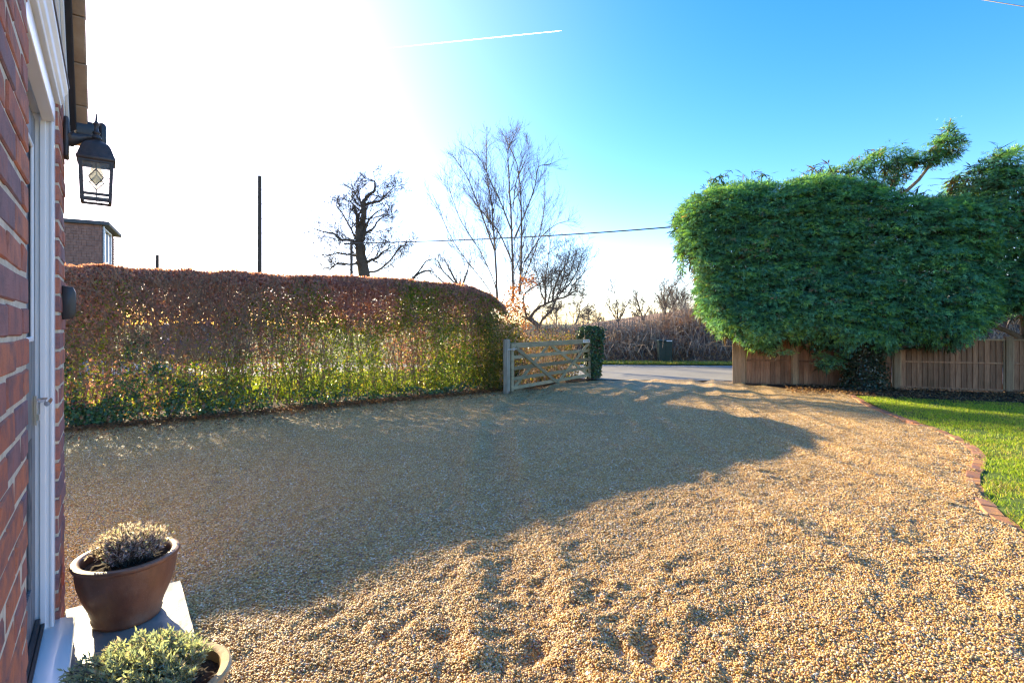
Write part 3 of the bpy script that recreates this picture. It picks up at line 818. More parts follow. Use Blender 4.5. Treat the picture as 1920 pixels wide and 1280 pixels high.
def build_pots():
    def pot(name, n, u, prof, inner, mat, rim_mat, soil_z, soil_r):
        t = empty(name, h_w(n, u, SLAB_Z + 0.002), TH)
        b = MB(); b.lathe(prof, 48, cap=False); b.build("pot", mat, t, smooth=True)
        b = MB(); b.lathe(inner, 48, cap=False); b.build("rim", rim_mat, t, smooth=True)
        nseg, nr = 40, 10; V = [(0, 0, soil_z + 0.012)]; rs = np.random.default_rng(3)
        for i in range(1, nr + 1):
            for j in range(nseg):
                rr = soil_r * i / nr; V.append((rr * math.cos(2 * PI * j / nseg), rr * math.sin(2 * PI * j / nseg), soil_z + 0.012 * (1 - (i / nr) ** 2) + (rs.random() - 0.5) * 0.012))
        Fq = [(0, 1 + j, 1 + (j + 1) % nseg) for j in range(nseg)]
        for i in range(nr - 1):
            for j in range(nseg): Fq.append((1 + i*nseg + j, 1 + (i+1)*nseg + j, 1 + (i+1)*nseg + (j+1) % nseg, 1 + i*nseg + (j+1) % nseg))
        b = MB(); b.add(V, Fq); b.build("potting_soil", M['soil'], t)
        return t
    p = pot("potted_plant", 0.062, 2.885,
            [(0.0, 0.0), (0.118, 0.0), (0.126, 0.006), (0.131, 0.022), (0.128, 0.03), (0.140, 0.07), (0.162, 0.125), (0.178, 0.18), (0.185, 0.225), (0.1855, 0.256)],
            [(0.1857, 0.2565), (0.190, 0.258), (0.197, 0.264), (0.199, 0.271), (0.196, 0.279), (0.186, 0.283), (0.172, 0.281), (0.165, 0.274), (0.164, 0.255), (0.160, 0.20)],
            M['pot'], M['pot'], 0.243, 0.163)
    tag(p, "brown glazed pot of dry grey heathery herb on the far end of the step", "plant pot")
    herb("herb", p, (0.012, 0.0, 0.245), 0.158, 0.150, 330, 0.016, [(0.52, 0.43, 0.47), (0.41, 0.32, 0.36), (0.38, 0.43, 0.31), (0.60, 0.54, 0.58), (0.26, 0.19, 0.19)], [4, 3, 1.6, 3, 2], 31, nl=22)
    p = pot("potted_plant", 0.146, 1.946,
            [(0.0, 0.0), (0.105, 0.0), (0.110, 0.01), (0.125, 0.05), (0.142, 0.10), (0.153, 0.15), (0.156, 0.182)],
            [(0.1562, 0.1825), (0.168, 0.184), (0.174, 0.194), (0.173, 0.204), (0.166, 0.210), (0.150, 0.209), (0.142, 0.203), (0.139, 0.18), (0.136, 0.14)],
            M['terracotta'], M['terracotta'], 0.172, 0.139)
    tag(p, "tan weathered terracotta pot of grey green lavender at the near end", "plant pot")
    herb("herb", p, (-0.03, 0.0, 0.17), 0.19, 0.150, 330, 0.020, [(0.36, 0.40, 0.29), (0.46, 0.49, 0.33), (0.27, 0.34, 0.28), (0.40, 0.33, 0.32), (0.50, 0.48, 0.28)], [4, 4, 4, 2, 1], 33, nl=30, lean=(-0.055, 0.02))

# ------------------------------------------------------------------ plants
def ivy_leaves(P, N, size, seed, pal=((0.045, 0.10, 0.035), (0.065, 0.13, 0.04), (0.035, 0.08, 0.04), (0.10, 0.15, 0.04), (0.17, 0.10, 0.065)), wts=(4, 3, 3, 1, 1.2)):
    r = np.random.default_rng(seed); n = len(P)
    A = unit(rand_dirs(n, r) * 0.8 + np.array((0, 0, -0.6)))
    Nn = unit(N + rand_dirs(n, r) * 0.55)
    L = size * r.uniform(0.6, 1.3, n)
    V, Fq = leaf_cards(P, A, Nn, L, L * 0.9, 0.12)
    return V, Fq, np.repeat(pick(r, n, pal, wts), 4, 0)

def hedge_top(s):
    return np.interp(s, [0, 1.2, 3.5, 5.5, 7.0, 7.8, 8.4, 8.7, 9.0], [2.21, 2.19, 2.23, 2.25, 2.24, 2.17, 2.02, 1.75, 1.3])

HB0 = HB1 - HD * 8.44
def hpt(s, t, z):
    s = np.asarray(s); t = np.asarray(t)
    xy = HB0[None, :] + s[:, None] * HD + (t[:, None] + 0.18) * HN
    return np.c_[xy, z]

def build_hedge():
    r = np.random.default_rng(11)
    h = empty("beech_hedge", tuple(HB0 + HD * 4.2) + (0,)); inv = -np.array(h.location)
    tag(h, "tall clipped beech hedge with copper and green leaves along the gravel", "hedge")
    Lh, T = 9.0, 0.95
    # leaf positions: front shell, top shell, back shell, inside
    N = 240000
    s = r.uniform(0, Lh, N); kind = r.choice(4, N, p=(0.50, 0.22, 0.13, 0.15))
    top = hedge_top(s)
    zf = r.random(N); t = np.empty(N); z = np.empty(N)
    depth = np.abs(r.normal(size=N)) * 0.11
    bulge = (vnoise(np.c_[s, zf * 2.2], 1.3, 7) - 0.5) * 0.22
    m = kind == 0; z[m] = 0.08 + zf[m] * (top[m] - 0.08); t[m] = depth[m] + bulge[m]
    m = kind == 1; t[m] = zf[m] * T; z[m] = top[m] - np.abs(r.normal(size=m.sum())) * 0.08
    m = kind == 2; z[m] = 0.3 + zf[m] * (top[m] - 0.3); t[m] = T - depth[m] + bulge[m]
    m = kind == 3; z[m] = 0.3 + zf[m] * (top[m] - 0.4); t[m] = r.uniform(0.1, T - 0.1, m.sum())
    z += (vnoise(np.c_[s, t], 3.0, 9) - 0.5) * 0.09 * (z > 1.2)
    # rounded top edges
    zt = np.clip((z - (top - 0.22)) / 0.22, 0, 1); t = np.where(t < T / 2, np.maximum(t, 0.16 * zt ** 2), np.minimum(t, T - 0.16 * zt ** 2))
    hn = z / top
    q = s / 8.62
    z += (vnoise(np.c_[s, t * 0], 2.1, 19) - 0.5) * 0.30 * np.clip((q - 0.86) / 0.12, 0, 1)
    n1 = vnoise(np.c_[s, z], 1.1, 12); n2 = vnoise(np.c_[s, z], 3.0, 13); n3 = vnoise(np.c_[s, z], 7.0, 14)
    # how leafy each spot is
    upper = np.clip((hn - 0.50) / 0.3, 0, 1)
    dens = 0.40 + 1.05 * upper + 0.14 * np.clip((q - 0.62) / 0.2, 0, 1)
    dens *= 1 - 0.45 * np.clip((q - 0.9) / 0.12, 0, 1)
    bare = np.exp(-((q - 0.29) / 0.10) ** 2) * np.clip((hn - 0.35) / 0.2, 0, 1) * np.clip((1.02 - hn) / 0.12, 0, 1)   # twiggy stretch with hardly a leaf
    dens *= (1 - 0.45 * bare)
    dens *= 0.32 + 1.4 * np.clip((0.55 * n2 + 0.45 * n3) - 0.18, 0, 1)
    dens = np.where(kind == 3, dens * (0.14 + 0.75 * upper), dens); dens = np.where(kind == 2, dens * (0.45 + 0.55 * upper), dens)
    end = np.clip((q - 0.87) / 0.17, 0, 1)
    b3 = vnoise(np.c_[s, t, z], 2.6, 23) * 0.6 + vnoise(np.c_[s, t, z], 6.0, 24) * 0.4
    keep = (r.random(N) < dens) & (b3 > 0.75 * end * (0.35 + 0.65 * hn))
    s, t, z, kind, hn, q, n1, n2, n3 = (a[keep] for a in (s, t, z, kind, hn, q, n1, n2, n3)); n = len(s)
    P = hpt(s, t, z)
    out = np.where((kind == 0)[:, None], np.r_[-HN, 0.1][None, :], np.where((kind == 1)[:, None], np.array((0, 0, 1.0))[None, :], np.r_[HN, 0.1][None, :]))
    A = unit(rand_dirs(n, r) + out * 0.5 + np.array((0, 0, -0.25)))
    Nn = unit(rand_dirs(n, r) + out * 0.6)
    L = r.uniform(0.035, 0.068, n)
    # colour of each leaf: copper above, green below and to the road end
    pg = np.clip(1.35 * (1 - hn) + 0.75 * (q - 0.45) + (n1 - 0.5) * 1.3 + (n2 - 0.5) * 0.5 - 0.20, 0, 1)
    pg = np.where(q < 0.22, pg * 0.75, pg)
    pg = np.where(z > hedge_top(s) - 0.10, pg * 0.25, pg)
    green = r.random(n) < pg
    cop = pick(r, n, [(0.50, 0.26, 0.225), (0.55, 0.275, 0.19), (0.45, 0.26, 0.24), (0.62, 0.39, 0.30), (0.32, 0.175, 0.165)], [4, 3, 4, 1.5, 2])
    grn = pick(r, n, [(0.19, 0.30, 0.04), (0.28, 0.37, 0.045), (0.37, 0.40, 0.055), (0.13, 0.22, 0.05), (0.46, 0.38, 0.06)], [4, 4, 3, 3, 1.5])
    col = np.where(green[:, None], grn, cop)
    V, Fq = leaf_cards(P + inv, A, Nn, L, L * 0.62)
    o = link("foliage", arr_mesh("foliage", V, Fq, np.repeat(col, 4, 0)), M['leaf'], h); o['kind'] = 'stuff'
    # stems
    paths = []
    for k in range(330):
        s0 = r.uniform(0, Lh - 0.1); t0 = r.uniform(0.15, T - 0.15); zt = float(hedge_top(np.array([s0]))[0]) * r.uniform(0.75, 0.98)
        kk = 8; zz = np.linspace(0, zt, kk)
        ss = s0 + np.cumsum(r.normal(size=kk) * 0.055); tt = np.clip(t0 + np.cumsum(r.normal(size=kk) * 0.06), 0.03, T - 0.03)
        P = hpt(ss, tt, zz) + inv; r0 = r.uniform(0.006, 0.019)
        paths.append((P, np.linspace(r0, r0 * 0.25, kk)))
        for j in range(9):
            i = r.integers(1, kk - 1); d = unit(np.r_[r.normal(size=2) * 0.55, r.uniform(0.2, 1.0)]); Lb = r.uniform(0.2, 0.6)
            b = P[i] + np.array((0, 0, r.uniform(0, 0.25))); 
            pts = np.array([P[i], P[i] + d * Lb * 0.5 + r.normal(size=3) * 0.03, P[i] + d * Lb + r.normal(size=3) * 0.06])
            pts[:, 2] = np.minimum(pts[:, 2], zt + 0.06)
            paths.append((pts, np.array((r0 * 0.4, 0.003, 0.0014))))
    # fine twigs, thickest in the bare stretch
    for k in range(8500):
        q0 = r.random()
        if k < 5200: s0 = np.clip(r.normal() * 0.11 + 0.29, 0.02, 0.9) * Lh; z0 = r.uniform(0.8, 2.0)
        else: s0 = q0 * Lh; z0 = r.uniform(0.25, float(hedge_top(np.array([s0]))[0]) - 0.2)
        t0 = np.abs(r.normal()) * 0.12 - 0.02
        if k % 3 == 0: t0 = r.uniform(0, T)
        b = hpt(np.array([s0]), np.array([t0]), np.array([z0]))[0] + inv
        d = unit(np.r_[HD * r.normal() * 0.6 - HN * r.uniform(-0.1, 0.5), r.uniform(0.3, 1.0)]); Lb = r.uniform(0.14, 0.40)
        pts = np.array([b, b + d * Lb * 0.55 + r.normal(size=3) * 0.015, b + d * Lb + r.normal(size=3) * 0.03])
        pts[:, 2] = np.minimum(pts[:, 2], float(hedge_top(np.array([s0]))[0]) + 0.02)
        paths.append((pts, np.array((0.0036, 0.0027, 0.0015))))
    o = link("stems", tubes_mesh("stems", paths, 4), M['hedgestem'], h); o['kind'] = 'stuff'

    # ivy creeping along the foot and up the near end
    n = 26000
    s = r.uniform(0, 8.5, n); hgt = np.interp(s, [0, 1.6, 2.6, 3.6, 5.0, 8.5], [1.15, 1.1, 0.70, 0.34, 0.24, 0.2]) * (0.2 + 1.5 * vnoise(np.c_[s, s * 0], 1.9, 15) ** 1.3)
    z = 0.02 + r.random(n) ** 1.35 * hgt
    t = -0.02 - 0.30 * np.clip(1 - z / 0.32, 0, 1) * r.random(n) + np.abs(r.normal(size=n)) * 0.07
    keep = r.random(n) < (0.25 + 0.75 * (vnoise(np.c_[s, z], 4.0, 16) > 0.42)) * np.interp(s, [2.2, 3.4], [1.0, 0.16])
    P = hpt(s[keep], t[keep], z[keep])
    Nn = np.tile(np.r_[-HN, 0.5], (len(P), 1))
    iv = empty("ivy", tuple(HB0 + HD * 2) + (0,)); inv2 = -np.array(iv.location)
    tag(iv, "dark glossy ivy climbing the near end and foot of the beech hedge", "ivy")
    V, Fq, C = ivy_leaves(P + inv2, Nn, 0.046, 17)
    o = link("foliage", arr_mesh("foliage", V, Fq, C), M['ivy'], iv); o['kind'] = 'stuff'
    paths = []
    for k in range(90):
        s0 = r.uniform(0, 3.2); kk = 7; zt = r.uniform(0.3, 1.1)
        P = hpt(s0 + np.cumsum(r.normal(size=kk) * 0.07), 0.02 + np.abs(r.normal(size=kk)) * 0.04, np.linspace(0, zt, kk)) + inv2
        paths.append((P, np.linspace(0.006, 0.002, kk)))
    o = link("vines", tubes_mesh("vines", paths, 4), M['hedgestem'], iv); o['kind'] = 'stuff'
    # leaf litter along the foot of the hedge
    n = 7500; s = r.uniform(0.5, 9.3, n); t = np.where(r.random(n) < 0.2, -0.3 - np.abs(r.normal(size=n)) * 0.5, -0.42 + np.abs(r.normal(size=n)) * 0.24)
    z = 0.02 + r.random(n) * 0.035
    P = hpt(s, t - 0.1, z)
    V, Fq = leaf_cards(P, unit(rand_dirs(n, r) * np.array((1, 1, 0.25))), unit(rand_dirs(n, r) * 0.5 + np.array((0, 0, 1))), r.uniform(0.03, 0.06, n), 0.03)
    o = link("leaf_litter", arr_mesh("leaf_litter", V, Fq, np.repeat(pick(r, n, [(0.26, 0.13, 0.075), (0.18, 0.09, 0.055), (0.36, 0.21, 0.11)]), 4, 0)), M['leaf']); o['kind'] = 'stuff'

def build_low_growth():
    """shrubby growth behind the gate, and the ivy-covered pillar"""
    r = np.random.default_rng(41)
    gd = unit(G1 - G0); gn = np.array((-gd[1], gd[0]))
    sh = empty("shrub", (1.0, 12.4, 0)); inv = -np.array(sh.location)
    tag(sh, "scrubby mixed bush with pale stems growing behind the five bar gate", "bush")
    n = 21000
    a = np.where(r.random(n) < 0.3, r.uniform(-0.15, 1.1, n), r.uniform(-0.1, 3.6, n)); top = 1.18 + 0.12 * np.sin(a * 3.1) + np.interp(a, [0, 0.6, 1.2], [0.42, 0.34, 0.06]); z = r.random(n) * top; b = 0.28 + np.abs(r.normal(size=n)) * 0.28
    n2 = vnoise(np.c_[a, z], 3.4, 42)
    keep = r.random(n) < (0.28 + 0.9 * (n2 > 0.42)) * np.interp(z, [0, .2, .9, 1.3], [1, .9, .75, .5])
    a, b, z = a[keep], b[keep], z[keep]; n = len(a)
    P = np.c_[G0[None, :] + a[:, None] * gd + b[:, None] * gn, z]
    L = r.uniform(0.03, 0.06, n)
    V, Fq = leaf_cards(P + inv, rand_dirs(n, r), rand_dirs(n, r), L, L * 0.6)
    gmix = np.clip(0.75 - 0.25 * z + 0.5 * (a < 0.9), 0, 1); g = r.random(n) < gmix
    C = np.where(g[:, None], pick(r, n, [(0.13, 0.18, 0.025), (0.20, 0.20, 0.03), (0.07, 0.12, 0.03), (0.26, 0.20, 0.04)]), pick(r, n, [(0.24, 0.14, 0.09), (0.18, 0.09, 0.06), (0.30, 0.18, 0.12)]))
    link("foliage", arr_mesh("foliage", V, Fq, np.repeat(C, 4, 0)), M['leaf'], sh)['kind'] = 'stuff'
    paths = []
    for k in range(420):
        a0 = r.uniform(0.2, 3.5); p = np.r_[G0 + a0 * gd + r.uniform(0.3, 1.0) * gn, 0.0] + inv; hgt = r.uniform(0.6, 1.45)
        d = np.r_[r.normal(size=2) * 0.18, 1.0]
        P = np.array([p, p + d * hgt * 0.4 + r.normal(size=3) * 0.03, p + d * hgt * 0.75 + r.normal(size=3) * 0.05, p + d * hgt + r.normal(size=3) * 0.08])
        paths.append((P, np.array((0.008, 0.006, 0.004, 0.002))))
    link("stems", tubes_mesh("stems", paths, 4), M['barestem2'], sh)['kind'] = 'stuff'
    # pillar wrapped in ivy
    pc = at(1113, 710, 13.55); pc[2] = 0
    pv = empty("gate_pillar", tuple(pc)); tag(pv, "stout gate pillar smothered in dark ivy at the road end of the gate", "pillar")
    b = MB(); b.box((-0.13, -0.13, 0), (0.13, 0.13, 1.22)); b.build("post", M['polewood'], pv)
    n = 5200; ang = r.uniform(0, 2 * PI, n); z = r.random(n) ** 0.8 * 1.36
    rad = np.interp(z, [0, 0.2, 0.7, 1.1, 1.25, 1.38], [0.14, 0.17, 0.19, 0.22, 0.21, 0.08]) * (0.85 + 0.35 * r.random(n)) * (0.9 + 0.3 * vnoise(np.c_[ang, z * 3], 1.5, 44))
    wide = np.interp(z, [0.85, 1.1, 1.3], [1.0, 1.45, 1.4])
    P = np.c_[np.cos(ang) * rad * wide - 0.10 * (wide - 1) * 2, np.sin(ang) * rad, z]
    V, Fq, C = ivy_leaves(P, np.c_[np.cos(ang), np.sin(ang), 0.4 + 0 * ang], 0.06, 45)
    link("ivy_foliage", arr_mesh("ivy_foliage", V, Fq, C), M['ivy'], pv)['kind'] = 'stuff'

def poly_in(P, poly):
    x, y = P[:, 0], P[:, 1]; ins = np.zeros(len(P), bool); n = len(poly); j = n - 1
    for i in range(n):
        xi, yi = poly[i]; xj, yj = poly[j]
        c = ((yi > y) != (yj > y)) & (x < (xj - xi) * (y - yi) / (yj - yi + 1e-12) + xi)
        ins ^= c; j = i
    return ins
def poly_dist(P, poly):
    d = np.full(len(P), 1e9); n = len(poly); j = n - 1
    for i in range(n):
        a = np.array(poly[j]); b = np.array(poly[i]); ab = b - a
        t = np.clip(((P - a) @ ab) / (ab @ ab + 1e-12), 0, 1)
        d = np.minimum(d, np.linalg.norm(P - (a + t[:, None] * ab), axis=1)); j = i
    return d

def fplane(px, py, b):
    """pixel -> (a, z) in the upright plane parallel to the fence, b metres in front of it"""
    k = (px - CX) / F; o = FO + b * FN
    a = (k * o[1] - o[0]) / (FE[0] - k * FE[1]); Y = o[1] + a * FE[1]
    return (a, H + (HY - py) / F * Y)

def sprays(P, O, size, r, lit=None, pal=None, wts=None, droop=0.28):
    """flat feathery conifer sprays: each a fan of narrow leaflets in one plane, facing O"""
    n = len(P)
    A = unit(O * 0.95 + rand_dirs(n, r) * 0.5 + np.array((0, 0, -droop)))
    S = unit(np.cross(A, rand_dirs(n, r) * 0.55 + np.array((0, 0, 1.0))))
    N = np.cross(S, A)
    size = size * r.uniform(0.65, 1.4, n)
    Vs, Fs, k = [], [], 0
    spec = [(0.0, 0.0, 1.0)] + [(t, sg * (0.85 - 0.3 * t), 0.62 - 0.42 * t) for t in (0.20,) for sg in (-1, 1)]
    nl = len(spec)
    for t, th, f in spec:
        base = P + A * (size * t)[:, None] - N * (size * 0.22 * t * t)[:, None]
        D = unit(A * math.cos(th) + S * math.sin(th) - N * (0.12 + 0.12 * r.normal(size=n))[:, None])
        L = size * f * r.uniform(0.8, 1.2, n)
        V, Fq = leaf_cards(base, D, N, L, L * (0.13 if f == 1.0 else 0.21), 0.2)
        Vs.append(V); Fs.append(Fq + k); k += len(V)
    C = pal * r.uniform(0.85, 1.15, (n, 1)) if isinstance(pal, np.ndarray) else pick(r, n, pal, wts)
    C = np.concatenate([np.repeat(C, 4, 0)] * nl)
    return np.concatenate(Vs), np.concatenate(Fs), C

CYP = [(0.11, 0.29, 0.20), (0.15, 0.36, 0.21), (0.21, 0.43, 0.16), (0.085, 0.235, 0.18), (0.31, 0.50, 0.13), (0.40, 0.27, 0.21)]
CYPW = [4, 4, 3, 3, 1.3, 0.25]

def crown(name, parent, poly_px, bc, depth, N, seed, size=0.17, sub=None, lump=0.36):
    r = np.random.default_rng(seed)
    poly = [fplane(px, py, bc) for px, py in poly_px]
    pa = np.array(poly); lo, hi = pa.min(0), pa.max(0)
    Q = r.uniform(lo, hi, (N * 3, 2)); Q = Q[poly_in(Q, poly)][:N]
    d = poly_dist(Q, poly)
    # a ragged rim: bites are taken out of the outline here and there
    Qs = Q * np.array((1.0, 0.22)); bite = vnoise(Qs, 2.6, seed + 5) * 0.6 + vnoise(Qs, 6.5, seed + 6) * 0.4
    ok = d > np.clip(bite - 0.50, 0, 1) * min(1.0, depth * 1.1)
    Q, d = Q[ok], d[ok]
    # extra points on the rim so the outline is as leafy as the face
    wob = (vnoise(Q, 1.5, seed) - 0.5) * 0.5 + (vnoise(Q, 3.6, seed + 7) - 0.5) * 0.7
    half = depth * np.sqrt(np.clip(1 - (1 - np.clip(d / min(0.55, depth * 0.95), 0, 1)) ** 2, 0.02, 1))
    layer = np.abs(((Q[:, 1] + 0.10 * np.sin(Q[:, 0] * 3.0) + 0.3 * vnoise(Q, 1.3, seed + 1)) / 0.27) % 1.0 - 0.35)   # drooping tiers
    side = np.where(r.random(len(Q)) < 0.72, 1.0, -1.0)
    inset = np.abs(r.normal(size=len(Q))) * 0.13 + 0.20 * layer
    b = side * (half * (1 + lump * wob) - inset * np.minimum(1, half / 0.4))
    inner = r.random(len(Q)) < 0.16
    b = np.where(inner, r.uniform(-0.7, 0.7, len(Q)) * half, b)
    xy = FO[None, :] + Q[:, :1] * FE + (b[:, None] + bc) * FN
    P = np.c_[xy, Q[:, 1]]
    # outward direction from the shape of the outline
    eps = 0.08
    gx = (poly_dist(Q + np.array((eps, 0)), poly) - d) / eps; gz = (poly_dist(Q + np.array((0, eps)), poly) - d) / eps
    w = np.clip(1 - d / min(0.6, depth), 0, 1)
    O = np.c_[(-gx * w)[:, None] * FE[None, :] + (side * (1.05 - w))[:, None] * FN[None, :], -gz * w]
    O = unit(O + 1e-3)
    if depth < 0.5: O = unit(O * 0.8 + np.r_[FE * 0.55, 0.5])
    loc = np.array(parent.location)
    # many small flat clumps of sprays, each with a tone of its own, over a darker inside
    nb = int(len(P) * 0.46); m = 9
    ctr = P[:nb]
    D = unit(O[:nb] * np.array((1, 1, 0.55)) + np.array((0, 0, -0.10)) + rand_dirs(nb, r) * 0.30)
    S = unit(np.cross(D, np.array((0, 0, 1.0)) + rand_dirs(nb, r) * 0.18))
    ln = r.uniform(0.12, 0.24, nb) * (size / 0.17) * np.where(r.random(nb) < 0.12, 1.6, 1.0)
    ss = r.uniform(0, 1, (nb, m)); lat = r.uniform(-1, 1, (nb, m)) * (1 - 0.55 * ss)
    BP = ctr[:, None, :] + D[:, None, :] * ((ss - 0.7) * ln[:, None])[..., None] + S[:, None, :] * (lat * ln[:, None] * 0.62)[..., None] + r.normal(size=(nb, m, 3)) * np.array((0.012, 0.012, 0.008))
    BP[..., 2] -= (ss ** 2 * ln[:, None]) * 0.22
    BO = unit(D[:, None, :] + S[:, None, :] * lat[..., None] * 0.8)
    CC = np.repeat(pick(r, nb, CYP, CYPW) * r.uniform(0.8, 1.25, (nb, 1)), m, 0)
    V, Fq, C = sprays(BP.reshape(-1, 3) - loc, BO.reshape(-1, 3), size * 0.48, r, pal=CC)
    o = link(name, arr_mesh(name, V, Fq, C), M['cypress'], parent); o['kind'] = 'stuff'
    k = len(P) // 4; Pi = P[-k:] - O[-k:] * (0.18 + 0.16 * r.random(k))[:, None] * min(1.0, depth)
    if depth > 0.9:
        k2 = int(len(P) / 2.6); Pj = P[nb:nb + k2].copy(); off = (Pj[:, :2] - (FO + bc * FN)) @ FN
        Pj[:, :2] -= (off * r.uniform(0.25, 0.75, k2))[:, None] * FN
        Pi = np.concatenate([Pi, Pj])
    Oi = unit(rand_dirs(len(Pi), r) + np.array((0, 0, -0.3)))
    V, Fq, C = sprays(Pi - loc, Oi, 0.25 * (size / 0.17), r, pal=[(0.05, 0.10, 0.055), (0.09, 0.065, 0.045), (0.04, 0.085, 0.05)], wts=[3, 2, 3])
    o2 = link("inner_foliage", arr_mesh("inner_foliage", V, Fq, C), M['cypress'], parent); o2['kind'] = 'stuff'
    return o

def build_cypress():
    r = np.random.default_rng(51)
    base = FO + 2.35 * FE + 0.25 * FN
    t = empty("cypress_tree", (base[0], base[1], 0)); loc = np.array(t.location)
    tag(t, "wide clipped conifer overhanging the fence beside the drive entrance", "conifer")
    main = [(1262, 405), (1290, 372), (1330, 352), (1400, 344), (1470, 344), (1530, 332), (1590, 335), (1640, 352), (1700, 372), (1770, 372), (1830, 350), (1850, 430), (1862, 540), (1856, 596), (1832, 626), (1775, 652),
            (1700, 640), (1650, 662), (1590, 660), (1540, 650), (1490, 640), (1430, 652), (1385, 646), (1340, 620), (1304, 588), (1282, 530), (1270, 470)]
    crown("crown", t, main, 0.15, 1.15, 38000, 52)
    crown("crown", t, [(1520, 345), (1555, 314), (1600, 300), (1640, 283), (1690, 272), (1718, 286), (1712, 322), (1680, 352), (1630, 366), (1570, 364)], -0.1, 0.4, 1500, 53, 0.16)
    crown("crown", t, [(1690, 306), (1728, 270), (1764, 250), (1782, 216), (1790, 240), (1812, 264), (1806, 284), (1778, 306), (1740, 316)], -0.1, 0.32, 900, 54, 0.15)
    crown("crown", t, [(1405, 632), (1470, 640), (1500, 660), (1475, 668), (1440, 664)], 0.75, 0.22, 220, 57, 0.14)
    crown("crown", t, [(1520, 655), (1590, 660), (1590, 685), (1545, 695), (1525, 680)], 0.6, 0.3, 320, 58, 0.15)
    P3 = lambda px, py, b: np.r_[FO + fplane(px, py, b)[0] * FE + b * FN, fplane(px, py, b)[1]] - loc
    paths = []
    paths.append((np.array([(0, 0, -0.05), (0.02, 0, 0.6), (-0.03, 0.02, 1.4), (0.05, 0.05, 2.4), (0.0, 0.1, 3.4)]), np.array((0.17, 0.14, 0.12, 0.10, 0.06))))
    link("trunk", tubes_mesh("trunk", paths, 10), M['bark'], t)
    paths = []
    for pts, r0 in (([(1676, 420), (1674, 378), (1700, 358), (1722, 338), (1742, 312), (1765, 280)], 0.045), ([(1652, 410), (1655, 374), (1668, 355), (1682, 330)], 0.035), ([(1655, 376), (1643, 362), (1634, 350)], 0.025), ([(1668, 356), (1640, 340), (1610, 325)], 0.022), ([(1742, 312), (1775, 260), (1783, 222)], 0.02)):
        P = np.array([P3(x, y, -0.1) for x, y in pts]); paths.append((P, np.linspace(r0, r0 * 0.55, len(P))))
    for i, pth in enumerate(paths):
        link("limb", tubes_mesh("limb", [pth], 7), M['barestem'], t)
    # boughs inside the crown
    paths = []
    for k in range(70):
        a0 = r.uniform(1.0, 3.4); z0 = r.uniform(0.9, 3.4); p = np.r_[FO + 2.35 * FE + 0.25 * FN, z0] - loc
        q = np.r_[FO + r.uniform(-0.8, 4.6) * FE + r.uniform(-0.5, 0.9) * FN, z0 + r.uniform(-0.2, 0.9)] - loc
        m_ = (p + q) / 2 + np.array((0, 0, -0.12)); paths.append((np.array([p, m_, q]), np.array((0.035, 0.022, 0.008))))
    link("boughs", tubes_mesh("boughs", paths, 5), M['bark'], t)['kind'] = 'stuff'
    # twiggy ivy mass round the foot of the trunk
    iv = empty("ivy", tuple(base + 0.1 * FN) + (0,)); tag(iv, "dark ivy bush wrapped around the conifer trunk against the fence", "ivy")
    n = 4200; ang = r.uniform(0, 2 * PI, n); z = r.random(n) * 1.25
    rad = np.interp(z, [0, 0.2, 0.7, 1.25], [0.42, 0.40, 0.32, 0.25]) * (0.7 + 0.45 * r.random(n))
    P = np.c_[np.cos(ang) * rad * 1.15, np.sin(ang) * rad * 0.8, z]
    V, Fq, C = ivy_leaves(P, np.c_[np.cos(ang), np.sin(ang), 0.4 + 0 * ang], 0.05, 56, ((0.03, 0.05, 0.022), (0.045, 0.06, 0.03), (0.06, 0.055, 0.03)), (3, 3, 2))
    link("foliage", arr_mesh("foliage", V, Fq, C), M['ivy'], iv)['kind'] = 'stuff'
    # second conifer
    b2 = FO + 5.35 * FE - 0.05 * FN
    t2 = empty("cypress_tree", (b2[0], b2[1], 0)); loc = np.array(t2.location)
    tag(t2, "taller conifer with a bare trunk at the right end of the fence", "conifer")
    crown("crown", t2, [(1780, 320), (1792, 296), (1830, 282), (1900, 288), (1960, 262), (2080, 270), (2150, 330), (2160, 560), (2100, 610), (1990, 606), (1905, 592), (1868, 596), (1825, 590), (1790, 500), (1760, 450), (1785, 400)], 0.0, 1.2, 14000, 55)
    paths = [(np.array([(0.03, 0, -0.05), (0.0, 0, 0.5), (-0.04, 0, 1.2), (-0.1, 0.05, 2.2), (-0.05, 0.1, 4.2)]), np.array((0.24, 0.19, 0.17, 0.14, 0.06)))]
    link("trunk", tubes_mesh("trunk", paths, 12), M['barktan'], t2)
    paths = [(np.array([np.r_[FO + a * FE - 0.05 * FN, z] for a, z in ((5.3, 1.0), (4.95, 1.25), (4.6, 1.42), (4.1, 1.7))]) - loc, np.array((0.06, 0.05, 0.04, 0.02)))]
    link("limb", tubes_mesh("limb", paths, 7), M['barktan'], t2)

# recursive bare branches
def grow(r, out, p, d, L, rad, lvl, P):
    k = P.get('seg', 5); pts = [p]; dd = d
    for i in range(k):
        dd = unit(dd + r.normal(size=3) * P['wander'] + np.array((0, 0, P['up'])))
        pts.append(pts[-1] + dd * L / k)
    pts = np.array(pts); R = np.linspace(rad, rad * P['taper'], k + 1); out.append((pts, R))
    if lvl <= 0: return
    nch = P['kids'][min(lvl, len(P['kids']) - 1)]
    for c in range(nch):
        t = r.uniform(P.get('from', 0.25), 1.0) * k; i = min(int(t), k - 1); f = t - i
        q = pts[i] * (1 - f) + pts[i + 1] * f
        ax = unit(pts[i + 1] - pts[i]); side = unit(np.cross(ax, rand_dirs(1, r)[0]))
        ang = r.uniform(*P['ang']); nd = unit(ax * math.cos(ang) + side * math.sin(ang))
        grow(r, out, q, nd, L * r.uniform(*P['len']), max(P.get('minr', 0.0028), R[i] * P['thin']), lvl - 1, P)

